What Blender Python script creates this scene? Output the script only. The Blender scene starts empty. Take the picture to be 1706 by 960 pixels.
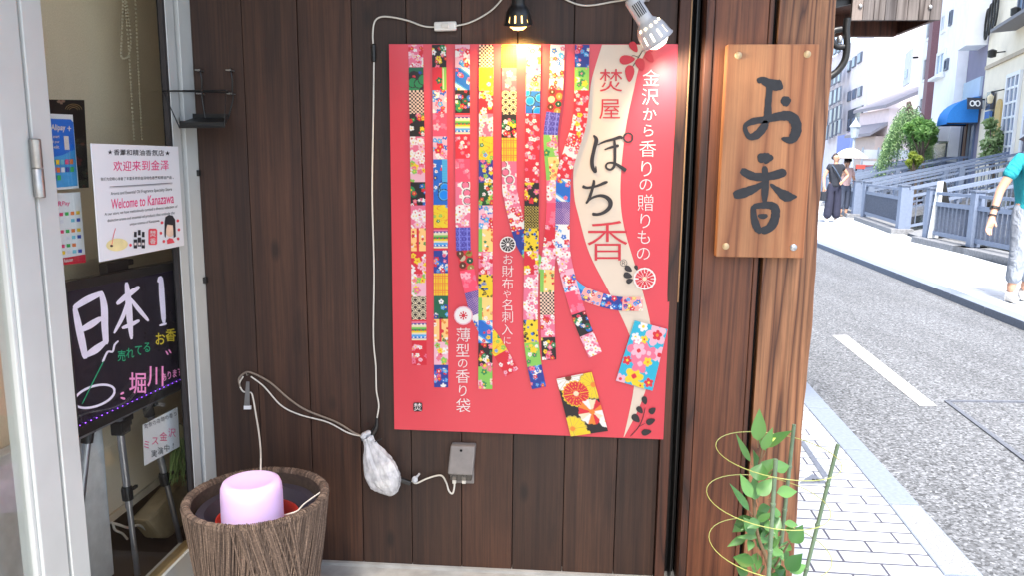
import bpy, bmesh, math, random
import numpy as np
from mathutils import Vector, Matrix
random.seed(7); RNG = np.random.default_rng(7)
PI = math.pi; rad = math.radians
C = bpy.context.scene.collection
SC = bpy.context.scene

# ------------------------------------------------------------------ camera
F = 1250.0; H = 1.30; PITCH = 9.4; YAW = 4.0; ROLL = 0.6
cam = bpy.data.objects.new('camera', bpy.data.cameras.new('camera')); C.objects.link(cam)
ROT = Matrix.Rotation(rad(YAW), 3, 'Z') @ Matrix.Rotation(rad(90 - PITCH), 3, 'X') @ Matrix.Rotation(rad(ROLL), 3, 'Z')
cam.matrix_world = Matrix.Translation((0, 0, H)) @ ROT.to_4x4()
cam.data.sensor_width = 36; cam.data.lens = F / 1706 * 36
cam.data.clip_start = 0.05; cam.data.clip_end = 600
SC.camera = cam
# ------------------------------------------------------------------ daylight (bright hazy sky)
SUN_EL, SUN_AZ = 60.0, 180.0           # azimuth clockwise from +Y: the hazy sun stands high behind the viewer
w = bpy.data.worlds.new('World'); SC.world = w; w.use_nodes = True
nt = w.node_tree; sky = nt.nodes.new('ShaderNodeTexSky'); sky.sky_type = 'NISHITA'; sky.sun_disc = False
sky.sun_elevation = rad(SUN_EL); sky.sun_rotation = rad(SUN_AZ); sky.dust_density = 3.0; sky.air_density = 1.0; sky.ozone_density = 1.0
nt.links.new(sky.outputs[0], nt.nodes['Background'].inputs[0]); nt.nodes['Background'].inputs[1].default_value = 0.15
sun = bpy.data.lights.new('sun', 'SUN'); sun.energy = 2.8; sun.angle = rad(14); sun.color = (1, .96, .9)
so = bpy.data.objects.new('sun', sun); C.objects.link(so)
sd = Vector((math.sin(rad(SUN_AZ)) * math.cos(rad(SUN_EL)), math.cos(rad(SUN_AZ)) * math.cos(rad(SUN_EL)), math.sin(rad(SUN_EL))))
so.rotation_euler = sd.to_track_quat('Z', 'Y').to_euler()
SC.view_settings.view_transform = 'Standard'; SC.view_settings.look = 'None'
SC.view_settings.exposure = 1.70; SC.view_settings.gamma = 1.0
SC.render.engine = 'CYCLES'; SC.cycles.max_bounces = 8; SC.cycles.transparent_max_bounces = 12
SC.cycles.use_denoising = True; SC.cycles.caustics_reflective = False; SC.cycles.caustics_refractive = False

# ------------------------------------------------------------------ pixel -> point on a real plane
Rn = np.array(ROT); On = np.array([0, 0, H])
def ray(px, py): return Rn @ np.array([(px - 853) / F, -(py - 480) / F, -1.0])
def onY(px, py, Y): d = ray(px, py); return On + d * (Y / d[1])
def onX(px, py, X): d = ray(px, py); return On + d * (X / d[0])
def onZ(px, py, Z=0.0): d = ray(px, py); return On + d * ((Z - H) / d[2])
def onP(px, py, p0, n): d = ray(px, py); n = np.array(n, float); return On + d * (np.dot(np.array(p0) - On, n) / np.dot(d, n))
W = 2.229            # plank wall plane (y)
GX = -1.124          # glazed shop front plane (x)

# ------------------------------------------------------------------ materials
def lin(c):
    c = c / 255.0
    return c / 12.92 if c <= .04045 else ((c + .055) / 1.055) ** 2.4
def S(r, g, b): return (lin(r), lin(g), lin(b), 1)
def G(v): return (v, v, v, 1)
class NT:
    def __init__(s, name):
        s.m = bpy.data.materials.new(name); s.m.use_nodes = True; s.t = s.m.node_tree
        s.b = s.t.nodes['Principled BSDF']; s.out = s.t.nodes['Material Output']
    def n(s, kind, **kw):
        x = s.t.nodes.new('ShaderNode' + kind)
        for k, v in kw.items():
            if k in x.inputs: x.inputs[k].default_value = v
            else: setattr(x, k, v)
        return x
    def l(s, a, b): s.t.links.new(a, b)
    def coord(s, scale=(1, 1, 1), rot=(0, 0, 0), kind='Object'):
        tc = s.n('TexCoord'); mp = s.n('Mapping'); mp.inputs['Scale'].default_value = scale; mp.inputs['Rotation'].default_value = rot
        s.l(tc.outputs[kind], mp.inputs[0]); return mp.outputs[0]
    def noise(s, vec, scale, detail=4, rough=.55, dist=0):
        x = s.n('TexNoise'); x.inputs['Scale'].default_value = scale; x.inputs['Detail'].default_value = detail
        x.inputs['Roughness'].default_value = rough; x.inputs['Distortion'].default_value = dist
        if vec is not None: s.l(vec, x.inputs['Vector'])
        return x.outputs['Fac']
    def ramp(s, fac, stops, interp='LINEAR'):
        r = s.n('ValToRGB'); e = r.color_ramp; e.interpolation = interp
        while len(e.elements) < len(stops): e.elements.new(.5)
        for el, (p, c) in zip(e.elements, stops): el.position = p; el.color = c
        s.l(fac, r.inputs[0]); return r.outputs[0]
    def mix(s, fac, a, b, mode='MIX'):
        x = s.n('Mix', data_type='RGBA', blend_type=mode)
        for v, i in ((fac, 0), (a, 6), (b, 7)):
            if isinstance(v, (int, float, tuple)): x.inputs[i].default_value = v
            else: s.l(v, x.inputs[i])
        return x.outputs[2]
    def math(s, op, a, b=0.0):
        x = s.n('Math', operation=op)
        for v, i in ((a, 0), (b, 1)):
            if isinstance(v, (int, float)): x.inputs[i].default_value = v
            else: s.l(v, x.inputs[i])
        return x.outputs[0]
    def bump(s, h, strength=.3, dist=.005):
        x = s.n('Bump'); x.inputs['Strength'].default_value = strength; x.inputs['Distance'].default_value = dist
        s.l(h, x.inputs['Height']); s.l(x.outputs[0], s.b.inputs['Normal'])
    def base(s, c):
        if isinstance(c, tuple): s.b.inputs['Base Color'].default_value = c
        else: s.l(c, s.b.inputs['Base Color'])
    def set(s, **kw):
        for k, v in kw.items(): s.b.inputs[k].default_value = v
MATS = {}
def plain(name, col, rough=.55, metal=0.0, var=.12, scale=25, bump=0.0, spec=.5):
    if name in MATS: return MATS[name]
    t = NT(name); v = t.coord()
    f = t.noise(v, scale, 5)
    d = tuple(x * (1 - var) for x in col[:3]) + (1,); u = tuple(min(1, x * (1 + var)) for x in col[:3]) + (1,)
    t.base(t.ramp(f, [(.3, d), (.7, u)])); t.set(Roughness=rough, Metallic=metal)
    t.b.inputs['Specular IOR Level'].default_value = spec
    if bump: t.bump(f, bump, .003)
    MATS[name] = t.m; return t.m
def emis(name, col, strength):
    t = NT(name); t.base(col); t.b.inputs['Emission Color'].default_value = col; t.b.inputs['Emission Strength'].default_value = strength
    MATS[name] = t.m; return t.m
def wood(name, dark, mid, light, gs=1.0, ring=22, rough=.6, tint=True, contrast=1.0, bumpy=.35, knots=True, fine=(.6, 1.25), soft=0.0, stretch=.55):
    t = NT(name)
    tc = t.n('TexCoord'); at = t.n('Attribute', attribute_name='tint')
    add = t.n('VectorMath', operation='ADD'); t.l(tc.outputs['Object'], add.inputs[0])
    sc = t.n('VectorMath', operation='SCALE'); t.l(at.outputs['Vector'], sc.inputs[0]); sc.inputs['Scale'].default_value = 37.0
    t.l(sc.outputs[0], add.inputs[1])
    mp = t.n('Mapping'); t.l(add.outputs[0], mp.inputs[0]); mp.inputs['Scale'].default_value = (7 * gs, 7 * gs, stretch * gs)
    n1 = t.noise(mp.outputs[0], 1.0, 2.5, .45, .35)
    rings = t.math('ABSOLUTE', t.math('SINE', t.math('MULTIPLY', n1, ring * 2.2)))
    if soft: rings = t.math('ADD', t.math('MULTIPLY', rings, 1 - soft), soft * .6)
    mp2 = t.n('Mapping'); t.l(add.outputs[0], mp2.inputs[0]); mp2.inputs['Scale'].default_value = (160 * gs, 160 * gs, 3.2 * gs)
    n2 = t.noise(mp2.outputs[0], 1.0, 5, .7)
    mp3 = t.n('Mapping'); t.l(add.outputs[0], mp3.inputs[0]); mp3.inputs['Scale'].default_value = (4, 4, 1.3)
    n3 = t.noise(mp3.outputs[0], 1.0, 6, .65)
    c = t.ramp(rings, [(0.0, dark), (.25, mid), (1.0, light)])
    c = t.mix(1.0, c, t.ramp(n2, [(.3, G(fine[0])), (.72, G(fine[1]))]), 'MULTIPLY')
    c = t.mix(1.0, c, t.ramp(n3, [(.25, G(.62)), (.7, G(1.25))]), 'MULTIPLY')
    if tint:
        sp = t.n('SeparateColor'); t.l(at.outputs['Color'], sp.inputs[0])
        c = t.mix(1.0, c, t.ramp(sp.outputs[0], [(0, (.66, .66, .68, 1)), (.5, (1, .97, .94, 1)), (1, (1.38, 1.26, 1.16, 1))]), 'MULTIPLY')
    ms = t.n('Mapping'); t.l(tc.outputs['Object'], ms.inputs[0]); ms.inputs['Scale'].default_value = (9, 9, 2.2); nS = t.noise(ms.outputs[0], 1.0, 7, .72)
    c = t.mix(t.ramp(nS, [(.58, G(0)), (.72, G(.55))]), c, t.mix(1.0, c, G(.45), 'MULTIPLY'))
    if knots:
        mk = t.n('Mapping'); t.l(add.outputs[0], mk.inputs[0]); mk.inputs['Scale'].default_value = (6, 6, 2.6)
        vo = t.n('TexVoronoi'); vo.inputs['Scale'].default_value = 1.0; t.l(mk.outputs[0], vo.inputs['Vector'])
        k = t.ramp(vo.outputs['Distance'], [(.035, G(.35)), (.11, G(1))]); c = t.mix(1.0, c, k, 'MULTIPLY')
    t.base(c); t.set(Roughness=rough)
    hb = t.math('ADD', t.math('MULTIPLY', n2, .7), t.math('MULTIPLY', rings, .3)); t.bump(hb, bumpy, .002)
    MATS[name] = t.m; return t.m
def printed(name, rough=.42):
    t = NT(name); at = t.n('Attribute', attribute_name='Col'); t.l(at.outputs['Color'], t.b.inputs['Base Color']); t.set(Roughness=rough)
    t.b.inputs['Specular IOR Level'].default_value = .3
    MATS[name] = t.m; return t.m
def glassy(name, tint=(1, 1, 1, 1), gloss=.06):
    t = NT(name); t.t.nodes.remove(t.b)
    tr = t.n('BsdfTransparent'); tr.inputs[0].default_value = tint
    gl = t.n('BsdfGlossy'); gl.inputs['Roughness'].default_value = .02
    fr = t.n('LayerWeight'); fr.inputs[0].default_value = .5
    f5 = t.math('ADD', t.math('MULTIPLY', t.math('POWER', fr.outputs['Facing'], 5.0), .6), gloss)
    mx = t.n('MixShader'); t.l(f5, mx.inputs[0]); t.l(tr.outputs[0], mx.inputs[1]); t.l(gl.outputs[0], mx.inputs[2])
    t.l(mx.outputs[0], t.out.inputs[0]); MATS[name] = t.m; return t.m

# ------------------------------------------------------------------ objects
ORG = {}
def thing(name, label, cat, loc, group=None):
    o = bpy.data.objects.new(name, None); C.objects.link(o); o.location = loc; o.empty_display_size = .1
    ORG[o.name] = Vector(loc); tag(o, label, cat, group); return o
def tag(o, label=None, cat=None, group=None, kind=None):
    if label: o['label'] = label
    if cat: o['category'] = cat
    if group: o['group'] = group
    if kind: o['kind'] = kind
    return o
def copy_tree(o, parent=None):
    c = o.copy(); C.objects.link(c)
    if parent is not None: c.parent = parent
    ORG[c.name] = ORG.get(o.name, Vector((0, 0, 0)))
    for ch in list(o.children): copy_tree(ch, c)
    return c
def link(name, me, mat=None, parent=None, smooth=False):
    if mat is not None:
        for m in (mat if isinstance(mat, (list, tuple)) else [mat]): me.materials.append(m)
    o = bpy.data.objects.new(name, me); C.objects.link(o)
    n = len(me.vertices); co = np.empty(n * 3, dtype=np.float32); me.vertices.foreach_get('co', co); co = co.reshape(-1, 3)
    if parent is not None:
        off = ORG[parent.name]; o.parent = parent
    else:
        off = Vector(((co[:, 0].min() + co[:, 0].max()) / 2, (co[:, 1].min() + co[:, 1].max()) / 2, co[:, 2].min())); o.location = off
    ORG[o.name] = Vector(off)
    co = co - np.array(off, dtype=np.float32); me.vertices.foreach_set('co', co.ravel())
    if smooth: me.polygons.foreach_set('use_smooth', [True] * len(me.polygons))
    me.update(); return o
class MB:
    def __init__(s): s.v = []; s.f = []; s.t = []; s.mi = []; s.cur = 0; s.tint = .5
    def add(s, vs, fs):
        b = len(s.v); s.v += [tuple(map(float, x)) for x in vs]; s.f += [tuple(b + i for i in f) for f in fs]
        s.t += [s.tint] * len(vs); s.mi += [s.cur] * len(fs)
    def hexa(s, p):   # 8 points: bottom 4 ccw, top 4 ccw
        s.add(p, [(3, 2, 1, 0), (4, 5, 6, 7), (0, 1, 5, 4), (1, 2, 6, 5), (2, 3, 7, 6), (3, 0, 4, 7)])
    def box(s, x0, x1, y0, y1, z0, z1):
        s.hexa([(x0, y0, z0), (x1, y0, z0), (x1, y1, z0), (x0, y1, z0), (x0, y0, z1), (x1, y0, z1), (x1, y1, z1), (x0, y1, z1)])
    def obox(s, c, ux, uy, uz):
        c, ux, uy, uz = map(Vector, (c, ux, uy, uz))
        s.hexa([c + a * ux + b * uy + d * uz for d in (-1, 1) for a, b in ((-1, -1), (1, -1), (1, 1), (-1, 1))])
    def bar(s, a, b, wx, wz, up=(0, 0, 1)):
        a, b = Vector(a), Vector(b); d = b - a; dn = d.normalized(); u = Vector(up); sx = dn.cross(u)
        if sx.length < 1e-4: sx = dn.cross(Vector((1, 0, 0)))
        sx.normalize(); uz = sx.cross(dn)
        s.obox((a + b) / 2, d / 2, sx * wx / 2, uz * wz / 2)
    def quad(s, a, b, c, d): s.add([a, b, c, d], [(0, 1, 2, 3)])
    def prism(s, pts, vec):
        n = len(pts); vec = np.array(vec, float); q = [np.array(p, float) for p in pts]
        s.add(q + [p + vec for p in q], [tuple(range(n))[::-1], tuple(range(n, 2 * n))] + [(i, (i + 1) % n, n + (i + 1) % n, n + i) for i in range(n)])
    def tube(s, pts, r, n=8, cap=True, closed=False):
        pts = [Vector(p) for p in pts]; m = len(pts); rs = r if isinstance(r, (list, tuple)) else [r] * m
        vs = []; u = None
        for i, p in enumerate(pts):
            a = pts[(i - 1) % m] if closed else pts[max(0, i - 1)]; b = pts[(i + 1) % m] if closed else pts[min(m - 1, i + 1)]
            d = (b - a)
            if d.length < 1e-9: d = Vector((0, 0, 1))
            d.normalize()
            if u is None: u = d.orthogonal()
            u = (u - d * u.dot(d))
            if u.length < 1e-6: u = d.orthogonal()
            u.normalize(); v = d.cross(u)
            vs += [p + (u * math.cos(2 * PI * k / n) + v * math.sin(2 * PI * k / n)) * rs[i] for k in range(n)]
        fs = []
        for i in range(m if closed else m - 1):
            j = (i + 1) % m
            fs += [(i * n + k, i * n + (k + 1) % n, j * n + (k + 1) % n, j * n + k) for k in range(n)]
        if cap and not closed: fs += [tuple(range(n))[::-1], tuple(range((m - 1) * n, m * n))]
        s.add(vs, fs)
    def lathe(s, prof, c=(0, 0, 0), axis=(0, 0, 1), n=32, skip=None, cap0=False, cap1=False):
        c = Vector(c); az = Vector(axis).normalized(); ax = az.orthogonal().normalized(); ay = az.cross(ax); vs = []; fs = []
        for r, h in prof: vs += [c + az * h + (ax * math.cos(2 * PI * k / n) + ay * math.sin(2 * PI * k / n)) * r for k in range(n)]
        for i in range(len(prof) - 1):
            for k in range(n):
                if skip and skip(i, k): continue
                fs.append((i * n + k, i * n + (k + 1) % n, (i + 1) * n + (k + 1) % n, (i + 1) * n + k))
        if cap0: fs.append(tuple(range(n))[::-1])
        if cap1: fs.append(tuple(range((len(prof) - 1) * n, len(prof) * n)))
        s.add(vs, fs)
    def ball(s, c, r, n=10, m=7):
        r = r if isinstance(r, (tuple, list)) else (r, r, r); vs = []; fs = []
        for i in range(m + 1):
            a = PI * i / m
            vs += [(c[0] + r[0] * math.sin(a) * math.cos(2 * PI * k / n), c[1] + r[1] * math.sin(a) * math.sin(2 * PI * k / n), c[2] + r[2] * math.cos(a)) for k in range(n)]
        for i in range(m): fs += [(i * n + k, (i + 1) * n + k, (i + 1) * n + (k + 1) % n, i * n + (k + 1) % n) for k in range(n)]
        s.add(vs, fs)
    def build(s, name, mat=None, parent=None, smooth=False, bevel=0, solid=0, sharp=40):
        me = bpy.data.meshes.new(name); me.from_pydata(s.v, [], s.f)
        if len(set(s.mi)) > 1: me.polygons.foreach_set('material_index', s.mi)
        at = me.attributes.new('tint', 'FLOAT_COLOR', 'POINT')
        arr = np.ones((len(s.v), 4), dtype=np.float32); t = np.array(s.t, dtype=np.float32)
        arr[:, 0] = t; arr[:, 1] = (t * 7.3) % 1; arr[:, 2] = (t * 3.7) % 1; at.data.foreach_set('color', arr.ravel())
        bm = bmesh.new(); bm.from_mesh(me)
        if smooth: bmesh.ops.remove_doubles(bm, verts=bm.verts, dist=1e-6)
        bmesh.ops.recalc_face_normals(bm, faces=bm.faces)
        if bevel:
            es = [e for e in bm.edges if len(e.link_faces) == 2 and e.calc_face_angle(0) > .6]
            bmesh.ops.bevel(bm, geom=es, offset=bevel, segments=2, affect='EDGES', profile=.6, clamp_overlap=True)
        bm.to_mesh(me); bm.free()
        o = link(name, me, mat, parent, smooth)
        if smooth:
            try: me.set_sharp_from_angle(angle=rad(sharp))
            except Exception: pass
        return o
def struct(o): o['kind'] = 'structure'; return o
def catmull(pts, n=8):
    p = [np.array(q, float) for q in pts]; p = [2 * p[0] - p[1]] + p + [2 * p[-1] - p[-2]]; out = []
    for i in range(1, len(p) - 2):
        for k in range(n):
            t = k / n; a, b, c, d = p[i - 1:i + 3]
            out.append(.5 * ((2 * b) + (c - a) * t + (2 * a - 5 * b + 4 * c - d) * t * t + (3 * b - a - 3 * c + d) * t ** 3))
    out.append(p[-2]); return out
# flat marks: built in flat picture coordinates of the printed surface, then laid on its plane by the function fn
def poly_px(mb, pts, fn): mb.add([fn(x, y) for x, y in pts], [tuple(range(len(pts)))])
STROKE = [0]
def stroke(mb, pts, fn, wmul=1.0, n=6, rag=0.0, lift=0.0):
    c = catmull(pts, n) if len(pts) > 2 else [np.array(pts[0], float) * (1 - t) + np.array(pts[1], float) * t for t in np.linspace(0, 1, 5)]
    L = []; R = []
    for i, q in enumerate(c):
        a = c[max(0, i - 1)]; b = c[min(len(c) - 1, i + 1)]; d = b[:2] - a[:2]; L_ = math.hypot(*d) or 1; d = d / L_; nn = np.array([-d[1], d[0]])
        hw = max(.15, q[2] * wmul / 2) * (1 + rag * random.uniform(-1, 1))
        if i in (0, len(c) - 1): hw *= .6
        L.append(q[:2] + nn * hw); R.append(q[:2] - nn * hw)
    vs = [np.array(fn(*p)) for p in L] + [np.array(fn(*p)) for p in R]; m = len(L)
    x_, y_ = c[0][:2]; o_ = np.array(fn(x_, y_)); nn_ = np.cross(np.array(fn(x_ + 5, y_)) - o_, np.array(fn(x_, y_ + 5)) - o_); nn_ /= np.linalg.norm(nn_)
    if np.dot(nn_, On - o_) < 0: nn_ = -nn_
    STROKE[0] += 1; vs = [tuple(p + nn_ * .00011 * (STROKE[0] % 9)) for p in vs]
    mb.add(vs, [(i, i + 1, m + i + 1, m + i) for i in range(m - 1)])
TXT = {}
def glyphs(ch, offset=0.0, shear=0.0):
    key = (ch, offset, shear)
    if key in TXT: return TXT[key]
    cu = bpy.data.curves.new('lettering', 'FONT'); cu.body = ch; cu.size = 1; cu.offset = offset; cu.shear = shear; cu.resolution_u = 3
    cu.fill_mode = 'FRONT'
    ob = bpy.data.objects.new('lettering', cu); C.objects.link(ob)
    dg = bpy.context.evaluated_depsgraph_get(); me = ob.evaluated_get(dg).to_mesh()
    v = [tuple(x.co[:2]) for x in me.vertices]; f = [tuple(p.vertices) for p in me.polygons]
    ob.evaluated_get(dg).to_mesh_clear(); bpy.data.objects.remove(ob); bpy.data.curves.remove(cu)
    if v:
        a = np.array(v); lo, hi = a.min(0), a.max(0)
    else: lo = hi = np.zeros(2)
    TXT[key] = (v, f, lo, hi); return TXT[key]
def put_text(mb, ch, fn, cx, cy, h=None, width=None, ang=0.0, offset=0.0, slope=0.0, shx=0.0):
    """ch centred on (cx, cy): h = glyph box height in picture units (or width of the whole line); slope = dy per dx; shx = dx per dy"""
    v, f, lo, hi = glyphs(ch, offset)
    if not v: return
    bw, bh = hi - lo
    if width is not None and h is not None: sx, sy = width / bw, h / bh
    elif width is not None: sx = sy = width / bw
    else: sx = sy = h / max(bh, 1e-6)
    ca, sa = math.cos(ang), math.sin(ang); out = []
    for x, y in v:
        u = (x - (lo[0] + hi[0]) / 2) * sx; q = -(y - (lo[1] + hi[1]) / 2) * sy
        X = cx + u * ca - q * sa; Y = cy + u * sa + q * ca
        Y += slope * (X - cx); X += shx * (Y - cy)
        out.append(fn(X, Y))
    mb.add(out, f)
def char(mb, ch, fn, cx, cy, size, offset=0.0, sx=1.0):
    """one full-width character scaled by its em square"""
    v, f, lo, hi = glyphs(ch, offset); mx = (lo[0] + hi[0]) / 2
    mb.add([fn(cx + (x - .5 if hi[0] > .55 else x - mx) * size * sx, cy - (y - .36) * size) for x, y in v], f)
def flatbuild(mb, name, mat, parent=None): return mb.build(name, mat, parent)
def grid_print(name, Pf, cols, parent, mat):
    """Pf(i,j) -> point; cols (h,w,3) linear colours on the points"""
    h, wd = cols.shape[:2]
    pts = np.array([[Pf(i, j) for j in range(wd)] for i in range(h)], dtype=np.float32).reshape(-1, 3)
    me = bpy.data.meshes.new(name); idx = np.arange(h * wd).reshape(h, wd)
    q = np.stack([idx[:-1, :-1], idx[1:, :-1], idx[1:, 1:], idx[:-1, 1:]], -1).reshape(-1, 4)
    me.vertices.add(len(pts)); me.vertices.foreach_set('co', pts.ravel())
    me.loops.add(q.size); me.loops.foreach_set('vertex_index', q.ravel().astype(np.int32))
    me.polygons.add(len(q)); me.polygons.foreach_set('loop_start', np.arange(0, q.size, 4, dtype=np.int32))
    me.update(calc_edges=True)
    at = me.attributes.new('Col', 'FLOAT_COLOR', 'POINT'); c4 = np.ones((h * wd, 4), dtype=np.float32); c4[:, :3] = cols.reshape(-1, 3); at.data.foreach_set('color', c4.ravel())
    me.validate(); return link(name, me, mat, parent)
# ================================================================== materials of the place
m_plank = wood('dark_stained_planks', S(39, 24, 17), S(54, 34, 25), S(71, 47, 34), ring=12, rough=.6, bumpy=.3, soft=.45, stretch=.3, fine=(.55, 1.35))
m_cedar = wood('weathered_cedar_board', S(62, 34, 22), S(92, 52, 33), S(120, 74, 48), gs=.9, soft=.35, stretch=.35, ring=14, rough=.55, bumpy=.4, fine=(.5, 1.3))
m_post = wood('cedar_post_wood', S(76, 45, 29), S(116, 74, 48), S(156, 110, 76), gs=.75, ring=26, rough=.55, bumpy=.5, fine=(.45, 1.3))
m_strip = wood('dark_cedar_strip', S(48, 28, 22), S(72, 43, 31), S(96, 58, 42), ring=14, bumpy=.4)
m_lamplit_worn = wood('lamplit_worn_wood', S(120, 84, 56), S(150, 112, 78), S(176, 140, 102), ring=12, knots=False)
m_black = plain('black_painted_steel', G(.012), .4, .0)
m_void = plain('gap_shade_black', G(.006), .9)  # near black colour stands for the shade inside gaps, slots and holes
m_white = plain('white_aluminium_frame', S(198, 201, 198), .4, var=.04, scale=8)
m_gask = plain('grey_rubber_gasket', S(52, 48, 48), .7)
m_pane = glassy('window_glass', (.97, .98, .97, 1), .05)
m_conc = plain('grey_concrete', S(165, 163, 158), .85, var=.2, scale=14, bump=.2)

# ================================================================== ground, road, pavements
def ribbon_sheet(name, left, right, z, mat, y_step=None):
    mb = MB(); n = len(left); vs = [(x, y, z) for x, y in left] + [(x, y, z) for x, y in right]
    mb.add(vs, [(i, n + i, n + i + 1, i + 1) for i in range(n - 1)])
    return struct(mb.build(name, mat))
def asphalt():
    t = NT('worn_asphalt'); v = t.coord()
    vo = t.n('TexVoronoi'); vo.inputs['Scale'].default_value = 95; t.l(v, vo.inputs['Vector'])
    sp = t.n('SeparateColor'); t.l(vo.outputs['Color'], sp.inputs[0])
    n1 = t.noise(t.coord((1.6, .22, 1), (0, 0, rad(4))), 1.3, 6, .65); n2 = t.noise(v, 45, 3, .7)
    c = t.ramp(sp.outputs[0], [(0, G(.05)), (.3, G(.12)), (.7, G(.18)), (1, G(.29))])
    c = t.mix(1.0, c, t.ramp(n1, [(.3, G(.72)), (.7, G(1.22))]), 'MULTIPLY')
    c = t.mix(1.0, c, t.ramp(n2, [(.3, G(.6)), (.7, G(1.35))]), 'MULTIPLY')
    c = t.mix(1.0, c, (.93, .98, 1.06, 1), 'MULTIPLY')
    t.base(c); t.set(Roughness=.8); t.bump(sp.outputs[1], .6, .004); return t.m
def paving(name, rot, c1, c2, mortar, bw, bh, ms=.006):
    t = NT(name); v = t.coord(rot=(0, 0, rot)); b = t.n('TexBrick'); t.l(v, b.inputs['Vector'])
    b.inputs['Scale'].default_value = 1; b.inputs['Brick Width'].default_value = bw; b.inputs['Row Height'].default_value = bh
    b.inputs['Mortar Size'].default_value = ms; b.inputs['Mortar Smooth'].default_value = .15; b.offset = .5; b.inputs['Bias'].default_value = 0
    b.inputs['Color1'].default_value = c1; b.inputs['Color2'].default_value = c2; b.inputs['Mortar'].default_value = mortar
    n1 = t.noise(v, 3.0, 6, .6); n2 = t.noise(v, 130, 3, .7)
    c = t.mix(1.0, b.outputs['Color'], t.ramp(n1, [(.3, G(.86)), (.7, G(1.1))]), 'MULTIPLY')
    c = t.mix(1.0, c, t.ramp(n2, [(.3, G(.85)), (.7, G(1.1))]), 'MULTIPLY')
    t.base(c); t.set(Roughness=.85); t.bump(t.math('SUBTRACT', 1.0, b.outputs['Fac']), .5, .004); return t.m
m_asph = asphalt()
m_pave = paving('pale_paving_blocks', rad(1.5), S(184, 189, 194), S(168, 174, 182), S(74, 74, 88), .235, .0765, .0045)
m_pave2 = paving('pale_far_paving', rad(5), S(196, 200, 202), S(182, 187, 192), S(150, 150, 156), .3, .3, .006)
m_kerb = plain('kerb_stone', S(122, 132, 148), .8, var=.12, scale=60, bump=.2)
m_kerb2 = plain('rough_granite_kerb', S(140, 143, 146), .85, var=.45, scale=140, bump=.4)
m_ground = plain('pale_ground', S(150, 150, 146), .9, var=.1, scale=.6)
m_paint = plain('white_road_paint', S(238, 238, 236), .6, var=.05, scale=60)
RZ = -.07
g = MB(); g.quad((-300, -300, -.16), (300, -300, -.16), (300, 500, -.16), (-300, 500, -.16)); struct(g.build('ground', m_ground))
near_in = [(1.10, -12), (1.235, 1.6), (1.245, 2.334), (1.296, 3.017), (1.338, 4.013), (1.75, 11), (3.0, 26), (8.5, 55), (22, 100)]
near_out = [(1.23, -12), (1.36, 1.6), (1.37, 2.345), (1.41, 3.0), (1.475, 4.3), (1.89, 11), (3.15, 26), (8.7, 55), (22.2, 100)]
far_out = [(3.2, -12), (3.82, 4.4), (3.981, 7.168), (4.133, 9.467), (4.374, 13.41), (5.05, 20), (6.6, 28), (9.2, 36), (12.5, 45), (33, 100)]
far_in = [(a + .16, b) for a, b in far_out]
def interp(poly, ys): p = np.array(poly); return [(float(np.interp(y, p[:, 1], p[:, 0])), y) for y in ys]
YS = [-12, -4, 0, 1.6, 2.3, 3, 4, 5, 6, 7.2, 8.3, 9.5, 11, 13.4, 16, 20, 24, 28, 32, 36, 40, 45, 55, 70, 100]
ribbon_sheet('road', interp(near_out, YS), interp(far_out, YS), RZ, m_asph)
ribbon_sheet('pavement', [(.66, y) for y in YS[:15]], interp(near_in, YS[:15]), 0.0, m_pave)
canal = [(5.4, -12), (5.75, 7), (6.02, 10.85), (6.42, 14.4), (7.04, 16.7), (7.75, 20.5), (8.6, 24), (10.5, 31), (13.5, 42), (15, 48), (36, 100)]
ribbon_sheet('far_pavement', interp(far_in, YS), interp(canal, YS), 0.0, m_pave2)
ribbon_sheet('canal', interp(canal, YS), [(x + 4.5, y) for x, y in interp(canal, YS)], -.13, plain('dark_canal_water', S(70, 78, 80), .15))
pf = MB(); pf.box(-1.09, .659, -6, 2.3, -.1, .002); struct(pf.build('porch_floor', m_conc))
def kerb_run(poly_a, poly_b, ys, mats, name, z0=-.16, z1=.006):
    mb = MB(); k = 0
    for a, b in zip(ys[:-1], ys[1:]):
        (xa, _), (xb, _) = interp(poly_a, [a, b]); (xc, _), (xd, _) = interp(poly_b, [a, b]); mb.cur = mats[k % len(mats)]; k += 1
        e = .004; mb.hexa([(xa, a + e, z0), (xc, a + e, z0), (xd, b - e, z0), (xb, b - e, z0), (xa, a + e, z1), (xc, a + e, z1), (xd, b - e, z1), (xb, b - e, z1)])
    return struct(mb.build(name, [m_kerb, m_kerb2], bevel=.006))
kerb_run(near_in, near_out, [-12, -9, -6, -3, -1, .3, 1.0, 1.6, 2.15, 2.33, 2.85, 3.42, 4.03, 4.7, 5.5, 6.5, 8, 10, 13, 17, 22], [0, 0, 0, 0, 1, 0, 0, 1, 0, 1, 0, 0, 0, 0], 'kerb')
kerb_run(far_out, far_in, [-12, -8, -4, 0, 2.4, 4.4, 5.6, 6.6, 7.3, 8.05, 8.8, 9.6, 10.4, 11.3, 12.3, 13.4, 14.6, 16, 18, 20, 23, 26, 30, 36, 45], [0], 'far_kerb')
def road_quad(name, pts, mat, dz=.004):
    mb = MB(); mb.add([onZ(x, y, RZ + dz) for x, y in pts], [tuple(range(len(pts)))]); return struct(mb.build(name, mat))
m_grit = plain('dark_kerb_grit', G(.05), .9, var=.8, scale=120, bump=.5)
gy = [1.0 + .04 * i for i in range(300)]; jit = [.035 + .022 * math.sin(i * .9) * math.sin(i * .37) + random.uniform(-.012, .012) for i in range(300)]
L0 = interp(near_out, gy); ribbon_sheet('road_grit', [(x + .001, y) for x, y in L0], [(x + j, y) for (x, y), j in zip(L0, jit)], RZ + .004, m_grit)
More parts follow.
